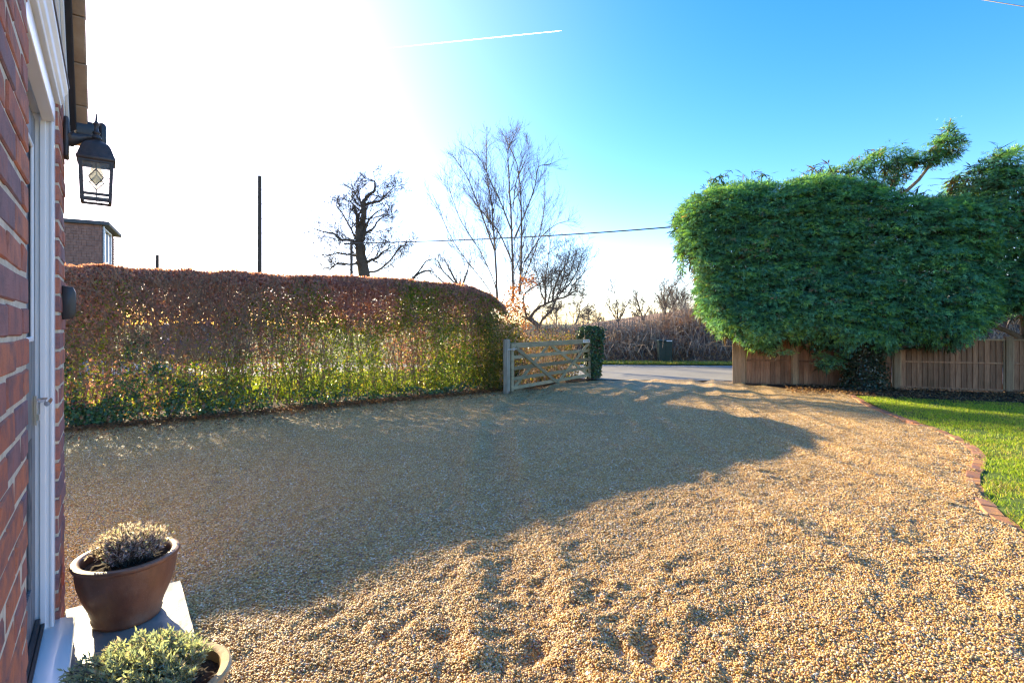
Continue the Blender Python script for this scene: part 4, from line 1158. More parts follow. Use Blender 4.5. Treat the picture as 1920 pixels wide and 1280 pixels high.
def limb_px(pts, Y, dy=0.0, r=None):
    n = len(pts)
    return np.array([at(px, py, Y + (dy * i / (n - 1))) for i, (px, py) in enumerate(pts)])

def smooth_path(P, k=4):
    t = np.arange(len(P)); tt = np.linspace(0, len(P) - 1, (len(P) - 1) * k + 1)
    Q = np.c_[[np.interp(tt, t, P[:, i]) for i in range(3)]].T
    for _ in range(2): Q[1:-1] = (Q[:-2] + 2 * Q[1:-1] + Q[2:]) / 4
    return Q

def guided_tree(name, label, cat, base, limbs, Y, mat, seed, P, twig_lvl, density, group=None, minr=0.004):
    """tree whose main limbs follow given lines; twigs grow from them by recursion"""
    r = np.random.default_rng(seed); P = dict(P, minr=minr * 0.8)
    t = empty(name, tuple(base)); loc = np.array(base); tag(t, label, cat, group)
    tw = []
    for i, (pts, r0, r1, dy) in enumerate(limbs):
        Q = smooth_path(limb_px(pts, Y, dy)); Q = Q + r.normal(size=Q.shape) * r0 * 0.12
        R = np.linspace(r0, r1, len(Q))
        nm = "trunk" if i == 0 else "limb"
        link(nm, tubes_mesh(nm, [(Q - loc, R)], 7), mat, t)
        Ltot = np.linalg.norm(np.diff(Q, axis=0), axis=1).sum()
        for _ in range(int(Ltot * density)):
            j = r.integers(int(len(Q) * (P.get('start', 0.3) if i == 0 else 0.12)), len(Q) - 1)
            ax = unit(Q[j + 1] - Q[j]); side = unit(np.cross(ax, rand_dirs(1, r)[0])); ang = r.uniform(*P['ang'])
            frac = 1 - 0.72 * j / len(Q)
            grow(r, tw, Q[j] - loc, unit(ax * math.cos(ang) + side * math.sin(ang)), P['twig'] * r.uniform(0.5, 1.2) * frac, max(minr, min(R[j] * 0.45, P['trad'])), twig_lvl, P)
    o = link("twigs", tubes_mesh("twigs", tw, 3), mat, t); o['kind'] = 'stuff'
    return t, tw

def build_trees():
    Z6 = lambda L: [(560 + x / 3.31, 220 + y / 3.31) for x, y in L]
    # old oak
    Y = 35.0
    limbs = [(Z6([(400, 1100), (398, 965), (385, 800), (378, 690)]), 0.42, 0.29, 0), (Z6([(375, 700), (362, 620), (350, 555)]), 0.17, 0.08, 0.3),
             (Z6([(385, 700), (402, 640), (404, 560), (400, 525), (432, 488), (470, 455), (480, 400), (450, 388)]), 0.22, 0.03, -0.5), (Z6([(402, 550), (440, 530), (510, 520), (540, 480), (595, 430)]), 0.12, 0.025, 0.4),
             (Z6([(365, 790), (330, 760), (255, 762), (225, 720), (160, 715), (80, 685)]), 0.12, 0.025, -0.8), (Z6([(385, 750), (420, 715), (465, 690), (490, 640), (560, 600)]), 0.12, 0.025, 0.8),
             (Z6([(400, 920), (440, 890), (490, 870), (520, 835), (565, 815)]), 0.13, 0.03, -0.6), (Z6([(385, 820), (340, 720), (280, 610), (230, 540)]), 0.085, 0.025, 0.9),
             (Z6([(370, 860), (300, 850), (230, 840), (150, 870)]), 0.09, 0.025, 0.5), (Z6([(410, 960), (480, 960), (560, 900), (640, 790), (690, 800)]), 0.085, 0.03, 0.7), (Z6([(395, 880), (330, 920), (240, 900), (190, 950)]), 0.085, 0.04, -0.6),
             (Z6([(400, 740), (430, 640), (480, 590), (520, 570)]), 0.09, 0.025, -0.9)]
    P = dict(wander=0.17, up=0.05, taper=0.35, kids=[0, 4, 4, 4], ang=(0.4, 1.0), thin=0.5, twig=2.2, trad=0.06, start=0.35, **{'len': (0.45, 0.75)})
    b = at(680, 608, Y); b[2] = 0
    guided_tree("oak_tree", "gnarled old bare oak with a twisted broken top beyond the hedge", "tree", b, limbs, Y, M['bark'], 61, P, 3, 3.2, minr=0.014)
    # low branching tops just above the hedge
    limbs = [(Z6([(690, 1030), (720, 985), (780, 950), (830, 955)]), 0.10, 0.03, 0), (Z6([(720, 985), (760, 940), (790, 890), (840, 880)]), 0.06, 0.02, 0.4)]
    b = at(768, 608, 32); b[2] = 0
    guided_tree("bare_tree", "small crooked bare branches showing just above the hedge right of the oak", "tree", b, [(Z6([(690, 1280), (690, 1150), (700, 1010)]), 0.12, 0.1, 0)] + limbs, 32.0, M['bark'], 62, dict(P, twig=1.2, start=0.8), 2, 3.0, minr=0.010)
    limbs = [(Z6([(1010, 1250), (1005, 1100), (1000, 960)]), 0.07, 0.02, 0), (Z6([(1000, 1060), (940, 950), (900, 870)]), 0.05, 0.012, .3), (Z6([(1000, 1060), (900, 960), (865, 900)]), 0.04, 0.012, -.3), (Z6([(1000, 1080), (1040, 980), (1060, 900)]), 0.05, 0.012, .2), (Z6([(1005, 1120), (870, 1000), (830, 960)]), 0.04, 0.012, .2)]
    b = at(862, 608, 20); b[2] = 0
    guided_tree("bare_tree", "faint twiggy bush top above the hedge left of the tall bare tree", "tree", b, limbs, 20.0, M['birchbark'], 63, dict(P, twig=0.9, wander=0.16, up=0.12, ang=(0.3, 0.8)), 2, 6, minr=0.006)
    # tall slender many-stemmed tree
    Y = 14.6
    limbs = [(Z6([(1235, 1200), (1230, 1060), (1215, 760), (1200, 560), (1160, 330), (1170, 60)]), 0.040, 0.006, 0.2), (Z6([(1330, 1150), (1330, 1000), (1320, 640), (1300, 300), (1295, 200), (1350, 90)]), 0.040, 0.006, 0.5),
             (Z6([(1232, 1180), (1225, 1040), (1130, 830), (1000, 640), (940, 460), (920, 390)]), 0.017, 0.005, -0.4), (Z6([(1232, 1190), (1180, 1060), (1090, 950), (960, 780), (880, 600), (800, 470)]), 0.017, 0.005, 0.4), (Z6([(1370, 1100), (1380, 940), (1385, 560), (1360, 280), (1250, 70)]), 0.038, 0.005, 0.0),
             (Z6([(1370, 1060), (1480, 800), (1530, 560), (1525, 380)]), 0.017, 0.005, 0.3), (Z6([(1215, 820), (1120, 560), (1040, 350), (950, 230)]), 0.025, 0.006, 0.6), (Z6([(1320, 700), (1260, 540), (1200, 420), (1130, 250), (1030, 180)]), 0.023, 0.006, -0.4),
             (Z6([(1335, 760), (1420, 560), (1470, 430), (1480, 300), (1560, 290)]), 0.023, 0.006, -0.5), (Z6([(1325, 900), (1250, 720), (1150, 600), (990, 400)]), 0.023, 0.006, 0.5), (Z6([(1400, 900), (1500, 740), (1600, 660), (1680, 640)]), 0.019, 0.004, 0.3), (Z6([(1330, 560), (1350, 380), (1420, 250), (1430, 150)]), 0.017, 0.004, 0.3)]
    P2 = dict(wander=0.10, up=0.10, taper=0.4, kids=[0, 3, 4, 4], ang=(0.3, 0.75), thin=0.55, twig=1.05, trad=0.012, start=0.35, **{'len': (0.45, 0.8)})
    b = at(940, 608, Y); b[2] = 0
    t, tw = guided_tree("bare_tree", "tall slender many stemmed bare tree rising behind the end of the hedge", "tree", b, limbs, Y, M['birchbark'], 64, P2, 2, 10.0, minr=0.0036)
    # rounded little tree by the gate with a leaning trunk
    Z7 = lambda L: [(940 + x / 9.145, 520 + y / 9.145) for x, y in L]
    Y = 13.3
    limbs = [(Z7([(705, 1500), (700, 1080), (650, 900), (600, 800), (500, 720), (430, 690)]), 0.075, 0.05, 0), (Z7([(500, 720), (520, 640), (600, 550), (740, 460), (900, 390), (1140, 320), (1240, 240), (1330, 230), (1500, 330)]), 0.045, 0.006, 0.4),
             (Z7([(640, 880), (700, 700), (870, 570), (930, 400), (1000, 200), (1060, 0), (1100, -300), (1080, -600)]), 0.035, 0.005, -0.3), (Z7([(740, 460), (770, 300), (740, 80), (800, -300), (850, -650)]), 0.03, 0.005, -0.3), (Z7([(870, 400), (900, 200), (980, 0), (1150, -300), (1200, -600)]), 0.028, 0.005, 0.3),
             (Z7([(440, 690), (350, 330), (500, 200), (700, 80), (900, -100)]), 0.03, 0.005, 0.3), (Z7([(750, 390), (680, 290), (650, 60), (560, -200), (600, -500)]), 0.022, 0.004, 0.5), (Z7([(950, 300), (1100, 200), (1250, 0), (1350, -250), (1400, -500)]), 0.022, 0.004, -0.2),
             (Z7([(1140, 320), (1230, 120), (1400, -50), (1480, -250)]), 0.018, 0.004, -0.2), (Z7([(900, 390), (1000, 320), (1110, 120), (1200, -150), (1300, -450)]), 0.02, 0.004, 0.5), (Z7([(800, 430), (860, 200), (860, -100), (980, -420)]), 0.02, 0.004, -0.4)]
    b = at(1016, 608, Y); b[2] = 0
    P3 = dict(P2, twig=0.74, wander=0.18, ang=(0.4, 0.95), up=0.06, trad=0.009)
    t3, tw = guided_tree("bare_tree", "small rounded twiggy tree with a leaning curved trunk behind the gate", "tree", b, limbs, Y, M['birchbark'], 65, P3, 2, 17.0, minr=0.0042)
    # copper leaves still hanging on the inner branches
    r = np.random.default_rng(66)
    n = 950; c = Z7([(60, 500), (150, 330), (260, 420), (350, 520), (230, 200), (420, 90), (500, 60), (380, 800), (80, 700), (200, 600)])
    idx = r.integers(0, len(c), n); cx = np.array(c)[idx] + r.normal(size=(n, 2)) * np.array((8, 7))
    P = np.array([at(px, py, Y - 0.3 + dy) for (px, py), dy in zip(cx, r.normal(size=n) * 0.35)]) - b
    V, Fq = leaf_cards(P, unit(rand_dirs(n, r) + np.array((0, 0, -0.4))), rand_dirs(n, r), r.uniform(0.05, 0.085, n), 0.042)
    link("copper_foliage", arr_mesh("copper_foliage", V, Fq, np.repeat(pick(r, n, [(0.28, 0.10, 0.045), (0.21, 0.08, 0.045), (0.34, 0.15, 0.05)]), 4, 0)), M['leaf'], t3)['kind'] = 'stuff'
    # few dark leaves clinging to the twig ends
    n = 700; k = r.integers(0, len(tw), n); P = np.array([tw[i][0][-1] for i in k]) + r.normal(size=(n, 3)) * 0.02
    V, Fq = leaf_cards(P, rand_dirs(n, r), rand_dirs(n, r), r.uniform(0.02, 0.04, n), 0.018)
    link("last_leaves", arr_mesh("last_leaves", V, Fq, np.repeat(pick(r, n, [(0.07, 0.06, 0.05), (0.10, 0.07, 0.05)]), 4, 0)), M['leaf'], t3)['kind'] = 'stuff'

    # saplings beyond the road
    P4 = dict(wander=0.13, up=0.09, taper=0.4, kids=[0, 3, 4, 4], ang=(0.3, 0.8), thin=0.55, twig=0.9, trad=0.02, start=0.3, **{'len': (0.45, 0.8)})
    sap = [("bare sapling forking low on the bank left of the cabinet", [([(1161, 640), (1160, 606), (1156, 575), (1151, 527)], .05, .008, 0), ([(1159, 604), (1147, 585), (1136, 565)], .03, .006, .3), ([(1160, 603), (1168, 585), (1178, 566)], .03, .006, -.3)], 23.5),
           ("dark slanting bare sapling above the bank between the forked one and the cabinet", [([(1212, 640), (1207, 604), (1197, 572), (1190, 548)], .05, .008, 0), ([(1206, 600), (1214, 582), (1224, 570)], .03, .006, .3), ([(1203, 588), (1192, 575), (1178, 560)], .025, .006, .3)], 24.0),
           ("tall bare sapling with arching branches behind the green cabinet", [([(1247, 640), (1246, 600), (1247, 570), (1258, 540), (1278, 522)], .055, .008, 0), ([(1247, 610), (1256, 585), (1268, 560), (1272, 530)], .035, .006, .3), ([(1247, 575), (1243, 555), (1248, 535)], .03, .006, -.3), ([(1250, 600), (1265, 580), (1285, 556)], .03, .006, .4)], 22.5),
           ("thin pale bare sapling leaning on the bank beside the conifer", [([(1275, 640), (1277, 600), (1283, 570), (1292, 548)], .045, .008, 0), ([(1277, 600), (1290, 585), (1300, 572)], .03, .006, .3), ([(1276, 610), (1268, 585), (1262, 575)], .03, .006, .3)], 25.0)]
    for i, (lb, lm, Yd) in enumerate(sap):
        b = at(lm[0][0][0][0], 608, Yd); b[2] = 0
        guided_tree("bare_sapling", lb, "sapling", b, lm, Yd, M['birchbark'], 70 + i, P4, 2, 6.5, "bare saplings on the bank beyond the road", minr=0.0105)
    # far trees on the skyline
    far = [("round brown bare tree on the skyline right of the gate tree", 1074, 562, 70, 0.9), ("low blurred bare tree on the skyline behind the ivy pillar", 1104, 585, 80, 0.8), ("small bare tree on the skyline just left of the forked sapling", 1128, 588, 90, 0.8), ("pale bare tree on the skyline behind the leaning trunk", 1040, 572, 75, 0.9),
           ("spindly bare tree on the skyline between two saplings", 1186, 588, 95, 0.7), ("bare tree on the skyline over the green cabinet", 1232, 580, 85, 0.8), ("misty bare tree on the skyline beside the conifer edge", 1285, 552, 60, 0.9)]
    for i, (lb, px, py, Yd, w) in enumerate(far):
        r = np.random.default_rng(90 + i)
        b = at(px, 608, Yd); hgt = H + (HY - py) / F * Yd; b[2] = 0
        t = empty("far_tree", tuple(b)); tag(t, lb, "tree", "bare trees on the far skyline")
        paths = []; Pf = dict(wander=0.12, up=0.05, taper=0.4, kids=[0, 4, 5, 6, 7], ang=(0.3, 0.85), thin=0.5, **{'len': (0.45, 0.7)}, seg=4)
        Pf['from'] = 0.3
        grow(r, paths, np.zeros(3), np.array((0, 0, 1.0)), hgt * 0.72, 0.16, 4, Pf)
        paths = [(p, np.maximum(q, 0.016)) for p, q in paths]
        link("trunk", tubes_mesh("trunk", paths[:1], 6), M['birchbark'], t)
        o = link("branches", tubes_mesh("branches", paths[1:], 3), M['birchbark'], t); o['kind'] = 'stuff'

def build_bank():
    """tangle of dead bracken and bramble on the bank across the road"""
    r = np.random.default_rng(77)
    def top(x): return np.interp(x, [-20, 0, 4, 6, 7.5, 9.5, 30], [1.35, 1.35, 1.38, 1.6, 2.2, 2.7, 2.5])
    def y0(x): return 19.3 - 0.1 * (x - 2)
    # the bank itself
    xs = np.linspace(-3.5, 60, 110); V = []; 
    prof = [(-0.3, 0.0), (0.3, 0.25), (0.9, 0.62), (1.8, 0.85), (3.2, 0.96), (5.0, 0.98), (40, 0.7)]
    for x in xs:
        for k, (d, f) in enumerate(prof): V.append((x, y0(x) + d, 0.02 + min(1, (x + 3.5) / 3.0) * f * (float(top(x)) - 0.35) + (r.random() - 0.5) * 0.2 * (0 < k < 6)))
    m = len(prof); i = np.arange(len(xs) - 1)[:, None] * m + np.arange(m - 1)[None, :]
    Fq = np.stack([i, i + m, i + m + 1, i + 1], -1).reshape(-1, 4)
    o = link("bank", arr_mesh("bank", V, Fq, smooth=True), M['bank']); o['kind'] = 'structure'
    n = 64000
    x = r.uniform(-3.2, 19, n); d = r.random(n) ** 0.8 * 4.2 - 0.35; f = np.interp(d, [p[0] for p in prof], [p[1] for p in prof]) * np.clip((x + 3.5) / 3.0, 0.05, 1)
    zb = 0.0 + f * (top(x) - 0.35)
    P = np.c_[x, y0(x) + d, zb]
    A = unit(np.c_[r.normal(size=n) * 0.75, r.normal(size=n) * 0.6 - 0.2, np.abs(r.normal(size=n)) * 0.8 + 0.1])
    L = r.uniform(0.10, 0.5, n) * (0.5 + vnoise(np.c_[x, d], 1.2, 78)); stem = r.random(n) < 0.55
    W = np.where(stem, r.uniform(0.006, 0.016, n), r.uniform(0.04, 0.10, n)); L = np.where(stem, L, L * 0.45)
    V, Fq = leaf_cards(P, A, rand_dirs(n, r), L, W)
    patch = vnoise(np.c_[x, d * 2], 0.9, 79)
    C = pick(r, n, [(0.42, 0.26, 0.17), (0.31, 0.18, 0.13), (0.52, 0.34, 0.22), (0.62, 0.47, 0.33), (0.23, 0.15, 0.11), (0.48, 0.27, 0.14)], [4, 4, 3, 1.5, 3, 2]) * (0.6 + 0.75 * patch[:, None])
    o = link("bracken", arr_mesh("bracken", V, Fq, np.repeat(C, 4, 0)), M['dead']); o['kind'] = 'stuff'; tag(o, "brown dead bracken and bramble tangled over the bank across the road")
    # longer arching bramble canes
    paths = []
    for k in range(1700):
        x0 = r.uniform(-1, 18); d0 = r.uniform(-0.2, 3.0); b = np.array((x0, y0(x0) + d0, max(0.02, np.interp(d0, [p[0] for p in prof], [p[1] for p in prof]) * (top(x0) - 0.4))))
        L = r.uniform(0.5, 1.3); dr = np.r_[r.normal(size=2), 0]; dr = dr / (np.linalg.norm(dr) + 1e-6)
        paths.append((np.array([b, b + dr * L * 0.25 + np.array((0, 0, L * 0.45)), b + dr * L * 0.65 + np.array((0, 0, L * 0.5)), b + dr * L + np.array((0, 0, L * 0.22))]), np.array((0.010, 0.009, 0.007, 0.004))))
    for k in range(2600):
        x0 = r.uniform(-1.5, 14); d0 = r.uniform(0.2, 4.0); b = np.array((x0, y0(x0) + d0, max(0.02, np.interp(d0, [p[0] for p in prof], [p[1] for p in prof]) * (top(x0) - 0.4))))
        L = r.uniform(0.35, 0.95) * (0.6 + 0.8 * r.random()); e = b + np.array((r.normal() * 0.12, r.normal() * 0.12, 1.0)) * L
        paths.append((np.array([b, (b + e) / 2 + r.normal(size=3) * 0.03, e]), np.array((0.009, 0.007, 0.004))))
    o = link("bramble_canes", tubes_mesh("bramble_canes", paths, 3), M['barestem2']); o['kind'] = 'stuff'; tag(o, "arching pale bramble canes on the bank across the road")

def blades(name, P, hgt, w, r, pal, wts, mat, lean=0.45):
    n = len(P)
    A = unit(np.c_[r.normal(size=(n, 2)) * lean, np.ones(n)])
    S = unit(np.cross(A, np.c_[r.normal(size=(n, 2)), np.zeros(n)]))
    h = hgt * r.uniform(0.55, 1.35, n)
    b = np.c_[r.normal(size=(n, 2)) * 0.35, -0.25 * np.ones(n)] * h[:, None] * 0.5
    m = P + A * h[:, None] * 0.55; t = P + A * h[:, None] + b
    V = np.stack([P - S * w / 2, P + S * w / 2, m + S * w * 0.4, t, m - S * w * 0.4], 1).reshape(-1, 3)
    k = np.arange(n) * 5
    Fq = np.concatenate([np.stack([k, k + 1, k + 2], -1), np.stack([k, k + 2, k + 4], -1), np.stack([k + 4, k + 2, k + 3], -1)])
    C = np.repeat(pal if isinstance(pal, np.ndarray) else pick(r, n, pal, wts), 5, 0)
    o = link(name, arr_mesh(name, V, Fq, C), mat); o['kind'] = 'stuff'
    return o

GP = [(0.26, 0.36, 0.03), (0.34, 0.44, 0.036), (0.18, 0.29, 0.03), (0.43, 0.46, 0.06), (0.47, 0.41, 0.12)]
def build_grass():
    r = np.random.default_rng(81)
    n = 200000
    y = r.uniform(2.2, 10.0, n); x = r.uniform(3.2, 10.5, n)
    far = np.interp(x, [6.5, 7.1, 7.7, 8.8, 10, 13], [10.3, 9.95, 9.6, 9.2, 8.7, 7.4]) + 0.22 * (vnoise(np.c_[x, y], 3, 3) - 0.5)
    keep = (x > x_edge(y) + 0.075 - 0.085 * vnoise(np.c_[x, y], 7, 84)) & (y < far) & ((x < 1.02 * y + 0.5) | ((x < 1.02 * y + 2.6) & (r.random(n) < 0.6)))
    d = vnoise(np.c_[x, y], 2.5, 82) * 0.6 + vnoise(np.c_[x, y], 9, 83) * 0.4
    keep &= r.random(n) < np.clip(0.2 + 2.0 * (d - 0.22), 0.1, 1)
    P = np.c_[x, y, 0.012 + 0 * x][keep]
    dd = d[keep]
    patchy = vnoise(P[:, :2], 1.3, 85) * 0.55 + vnoise(P[:, :2], 5.0, 86) * 0.45
    yel = r.random(len(P)) < np.clip((patchy - 0.50) * 2.4, 0.04, 0.75)
    GC = np.where(yel[:, None], pick(r, len(P), [(0.42, 0.38, 0.10), (0.36, 0.29, 0.12), (0.36, 0.40, 0.06), (0.22, 0.16, 0.08)]), pick(r, len(P), GP, [4, 4, 3, 2, 0.9]))
    o = blades("lawn_grass", P, 0.040, 0.0055, r, GC, None, M['grass'])
    tag(o, "short bright green lawn grass beside the brick edging")
    # rough grass on the verge beyond the road
    n = 16000; x = r.uniform(-4, 8, n); y = 18.25 - 0.1 * (x - 2) + r.random(n) ** 1.3 * 1.3
    P = np.c_[x, y, 0.03 + 0 * x]
    o = blades("verge_grass", P, 0.11, 0.014, r, [(0.30, 0.34, 0.055), (0.42, 0.40, 0.11), (0.52, 0.44, 0.19), (0.20, 0.27, 0.06)], [3, 3, 2, 2], M['grass'], 0.6)
    tag(o, "rough tufted grass on the verge across the road")
    # weeds and yellow-green grass behind the hedge
    n = 42000; s = r.uniform(-0.5, 9.6, n); t = 1.2 + 2.6 * r.random(n)
    P = hpt(s, t, 0.0 * s - 0.03)
    o = blades("back_grass", P, 0.30, 0.017, r, GP, [4, 4, 3, 3, 2], M['grass'], 0.5)
    tag(o, "sunlit grass and weeds seen through the bottom of the hedge")
    # dead leaves on the soil bed
    n = 5200; a = r.uniform(0.8, 7.0, n); b = 0.12 + r.random(n) ** 1.2 * 1.5
    xy = FO[None, :] + a[:, None] * FE + b[:, None] * FN
    P = np.c_[xy, 0.03 + 0.03 * r.random(n)]
    V, Fq = leaf_cards(P, unit(rand_dirs(n, r) * np.array((1, 1, 0.3))), unit(rand_dirs(n, r) * 0.6 + np.array((0, 0, 1))), r.uniform(0.03, 0.07, n), 0.032)
    ok = (np.interp(P[:, 0], [6.5, 7.1, 7.7, 8.8, 10, 13], [10.3, 9.95, 9.6, 9.2, 8.7, 7.4]) + 0.02 < P[:, 1])
    F2 = Fq[np.concatenate([ok, ok])]
    o = link("fallen_leaves", arr_mesh("fallen_leaves", V, F2, np.repeat(pick(r, n, [(0.17, 0.095, 0.06), (0.25, 0.15, 0.09), (0.11, 0.07, 0.05), (0.36, 0.25, 0.16)]), 4, 0)), M['leaf']); o['kind'] = 'stuff'
    tag(o, "fallen brown leaves lying on the dark soil by the fence")

# ------------------------------------------------------------------ built things
def build_gate():
    d = unit(G1 - G0); ang = math.atan2(d[1], d[0]); Lg = float(np.linalg.norm(G1 - G0))
    g = empty("field_gate", (G0[0], G0[1], 0), ang)
    tag(g, "weathered grey five bar timber gate standing open against the hedge", "gate")
    a0, a1 = 0.13, Lg - 0.06
    W = M['gatewood2']
    for i, (z, hh) in enumerate(((0.965, 0.105), (0.725, 0.075), (0.50, 0.075), (0.287, 0.075), (0.10, 0.075))):
        b = MB(); b.bar((a0 + 0.05, 0, z), (a1 - 0.04, 0, z + 0.01), 0.026 if i else 0.06, hh); b.build("rail", W, g, bevel=0.004)
    b = MB(); b.bar((a0, 0, 0.03), (a0, 0, 1.02), 0.065, 0.09, (1, 0, 0)); b.build("stile", W, g, bevel=0.005)
    b = MB(); b.bar((a1, 0, 0.03), (a1, 0, 1.06), 0.065, 0.075, (1, 0, 0)); st = b.build("stile", W, g, bevel=0.005)
    mid = (a0 + a1) / 2 - 0.05
    for p, q, yy in (((a0 + 0.1, -0.027, 0.93), (mid + 0.1, -0.027, 0.06), 0), ((mid + 0.12, -0.0275, 0.06), (a1 - 0.05, -0.0275, 0.96), 0), ((a0 + 0.1, 0.027, 0.09), (mid - 0.2, 0.027, 0.93), 0), ((mid - 0.1, 0.0275, 0.93), (a1 - 0.05, 0.0275, 0.12), 0)):
        b = MB(); b.bar(p, q, 0.022, 0.075, (0, 0, 1)); b.build("brace", W, g, bevel=0.003)
    b = MB(); b.box((a1 - 0.42, -0.040, 0.945), (a1 - 0.06, -0.031, 1.015)); pl = b.build("name_plate", M['white'], g, bevel=0.002)
    # small dark marks on the plate, too small to read
    b = MB(); 
    for k in range(7): b.box((a1 - 0.38 + k * 0.042, -0.0415, 0.966), (a1 - 0.352 + k * 0.042, -0.0402, 0.994))
    b.build("lettering", M['lead'], pl)
    b = MB(); b.bar((-0.07, -0.055, 0.895), (a0 + 0.09, -0.055, 0.90), 0.012, 0.022); b.box((a0 - 0.03, -0.062, 0.87), (a0 + 0.03, -0.049, 0.925)); b.build("latch", M['galv'], g)
    p = MB(); p.bar((0, 0, -0.1), (0, 0, 1.10), 0.105, 0.105, (1, 0, 0)); po = p.build("gate_post", M['gatepost'], None, bevel=0.012, seg=2)
    po.location = (G0[0] - 0.02, G0[1] - 0.02, 0); po.rotation_euler = (0, 0, ang)
    tag(po, "square grey wooden post at the latch end of the open gate", "post")

def build_fence():
    f = empty("timber_fence", (FO[0], FO[1], 0), math.atan2(FE[1], FE[0]))
    tag(f, "low brown board fence with square posts under the conifers", "fence")
    r = random.Random(9)
    posts = [0.0, 1.09, 3.02, 4.91, 6.80]
    # local x along the fence, local -y towards the camera
    for i, a in enumerate(posts):
        hh = 1.085 if i < 3 else 1.14
        b = MB(); b.box((a - 0.055, -0.07, -0.1), (a + 0.055, 0.04, hh)); b.build("post", M['fencepost'], f, bevel=0.005)
        b = MB(); b.box((a - 0.062, -0.077, hh + 0.0005), (a + 0.062, 0.047, hh + 0.016)); b.build("post_cap", M['fencepost'], f, bevel=0.004)
    b = MB(); b.box((-0.215, -0.062, -0.05), (-0.057, -0.035, 1.075)); b.build("end_board", M['fencepost'], f, bevel=0.003)
    bw = 0.093
    vs = []
    for s in range(4):
        m_ = MB(); m_.prism([(0, 0), (bw + 0.012, 0), (bw + 0.012, 0.006), (0, 0.016)], 2, 0, 1.02); vs.append(m_.mesh("board"))
    for v in vs: v.materials.append(M['fencewood'])
    for i in range(4):
        x0, x1 = posts[i] + 0.056, posts[i + 1] - 0.056
        up = 0.0 if i < 2 else 0.045
        n = int((x1 - x0 - 0.06) / bw)
        pitch = (x1 - x0 - 0.07) / n
        for k in range(n):
            o = bpy.data.objects.new("board", vs[k % 4]); COL.objects.link(o); o.parent = f
            o.location = (x0 + 0.03 + k * pitch, 0.0 + r.uniform(-0.002, 0.003), 0.02 + up + r.uniform(-0.01, 0.004)); o.rotation_euler = (0, 0, 0.06 + r.uniform(-0.01, 0.01)); o.scale = (pitch / bw, -1, 1.0)
        for z0, z1, dp in ((0.55 + up, 0.585 + up, -0.032), (1.022 + up, 1.062 + up, -0.045), (0.0 + up, 0.045 + up, -0.034)):
            b = MB(); b.box((x0, dp, z0), (x1, -0.014, z1)); b.build("rail", M['fencepost'] if z0 > 0.9 else M['fencewood'], f, bevel=0.003)
        for xa in (x0, x1 - 0.03):
            b = MB(); b.box((xa, -0.040, 0.046 + up), (xa + 0.03, -0.0145, 1.021 + up)); b.build("batten", M['fencepost'], f, bevel=0.003)

def build_edging():
    e = empty("brick_edging", (4.8, 5.3, 0)); tag(e, "curved row of orange bricks edging the lawn", "edging")
    yy = np.linspace(1.2, 10.7, 2400); xx = x_edge(yy)
    s = np.r_[0, np.cumsum(np.hypot(np.diff(xx), np.diff(yy)))]
    r = random.Random(2)
    vs = [brick_mesh("brick", 0.212, 0.105, 0.07, 40 + i, 0.006, 0.003) for i in range(4)]
    for v in vs: v.materials.append(M['edge_brick'])
    k = 0; t = 0.1
    while t < s[-1] - 0.1:
        x = np.interp(t, s, xx); y = np.interp(t, s, yy); x2 = np.interp(t + 0.05, s, xx); y2 = np.interp(t + 0.05, s, yy)
        o = bpy.data.objects.new("brick", r.choice(vs)); COL.objects.link(o); o.parent = e
        o.location = (x - 4.8 + r.uniform(-.006, .006), y - 5.3, -0.012 + r.uniform(-0.006, 0.005) - 0.02 * max(0, min(1, (y - 7.5) / 1.5))); o.rotation_euler = (r.uniform(-.03, .03), r.uniform(-.04, .04), math.atan2(y2 - y, x2 - x) - PI / 2 + r.uniform(-.03, .03))
        t += 0.222; k += 1

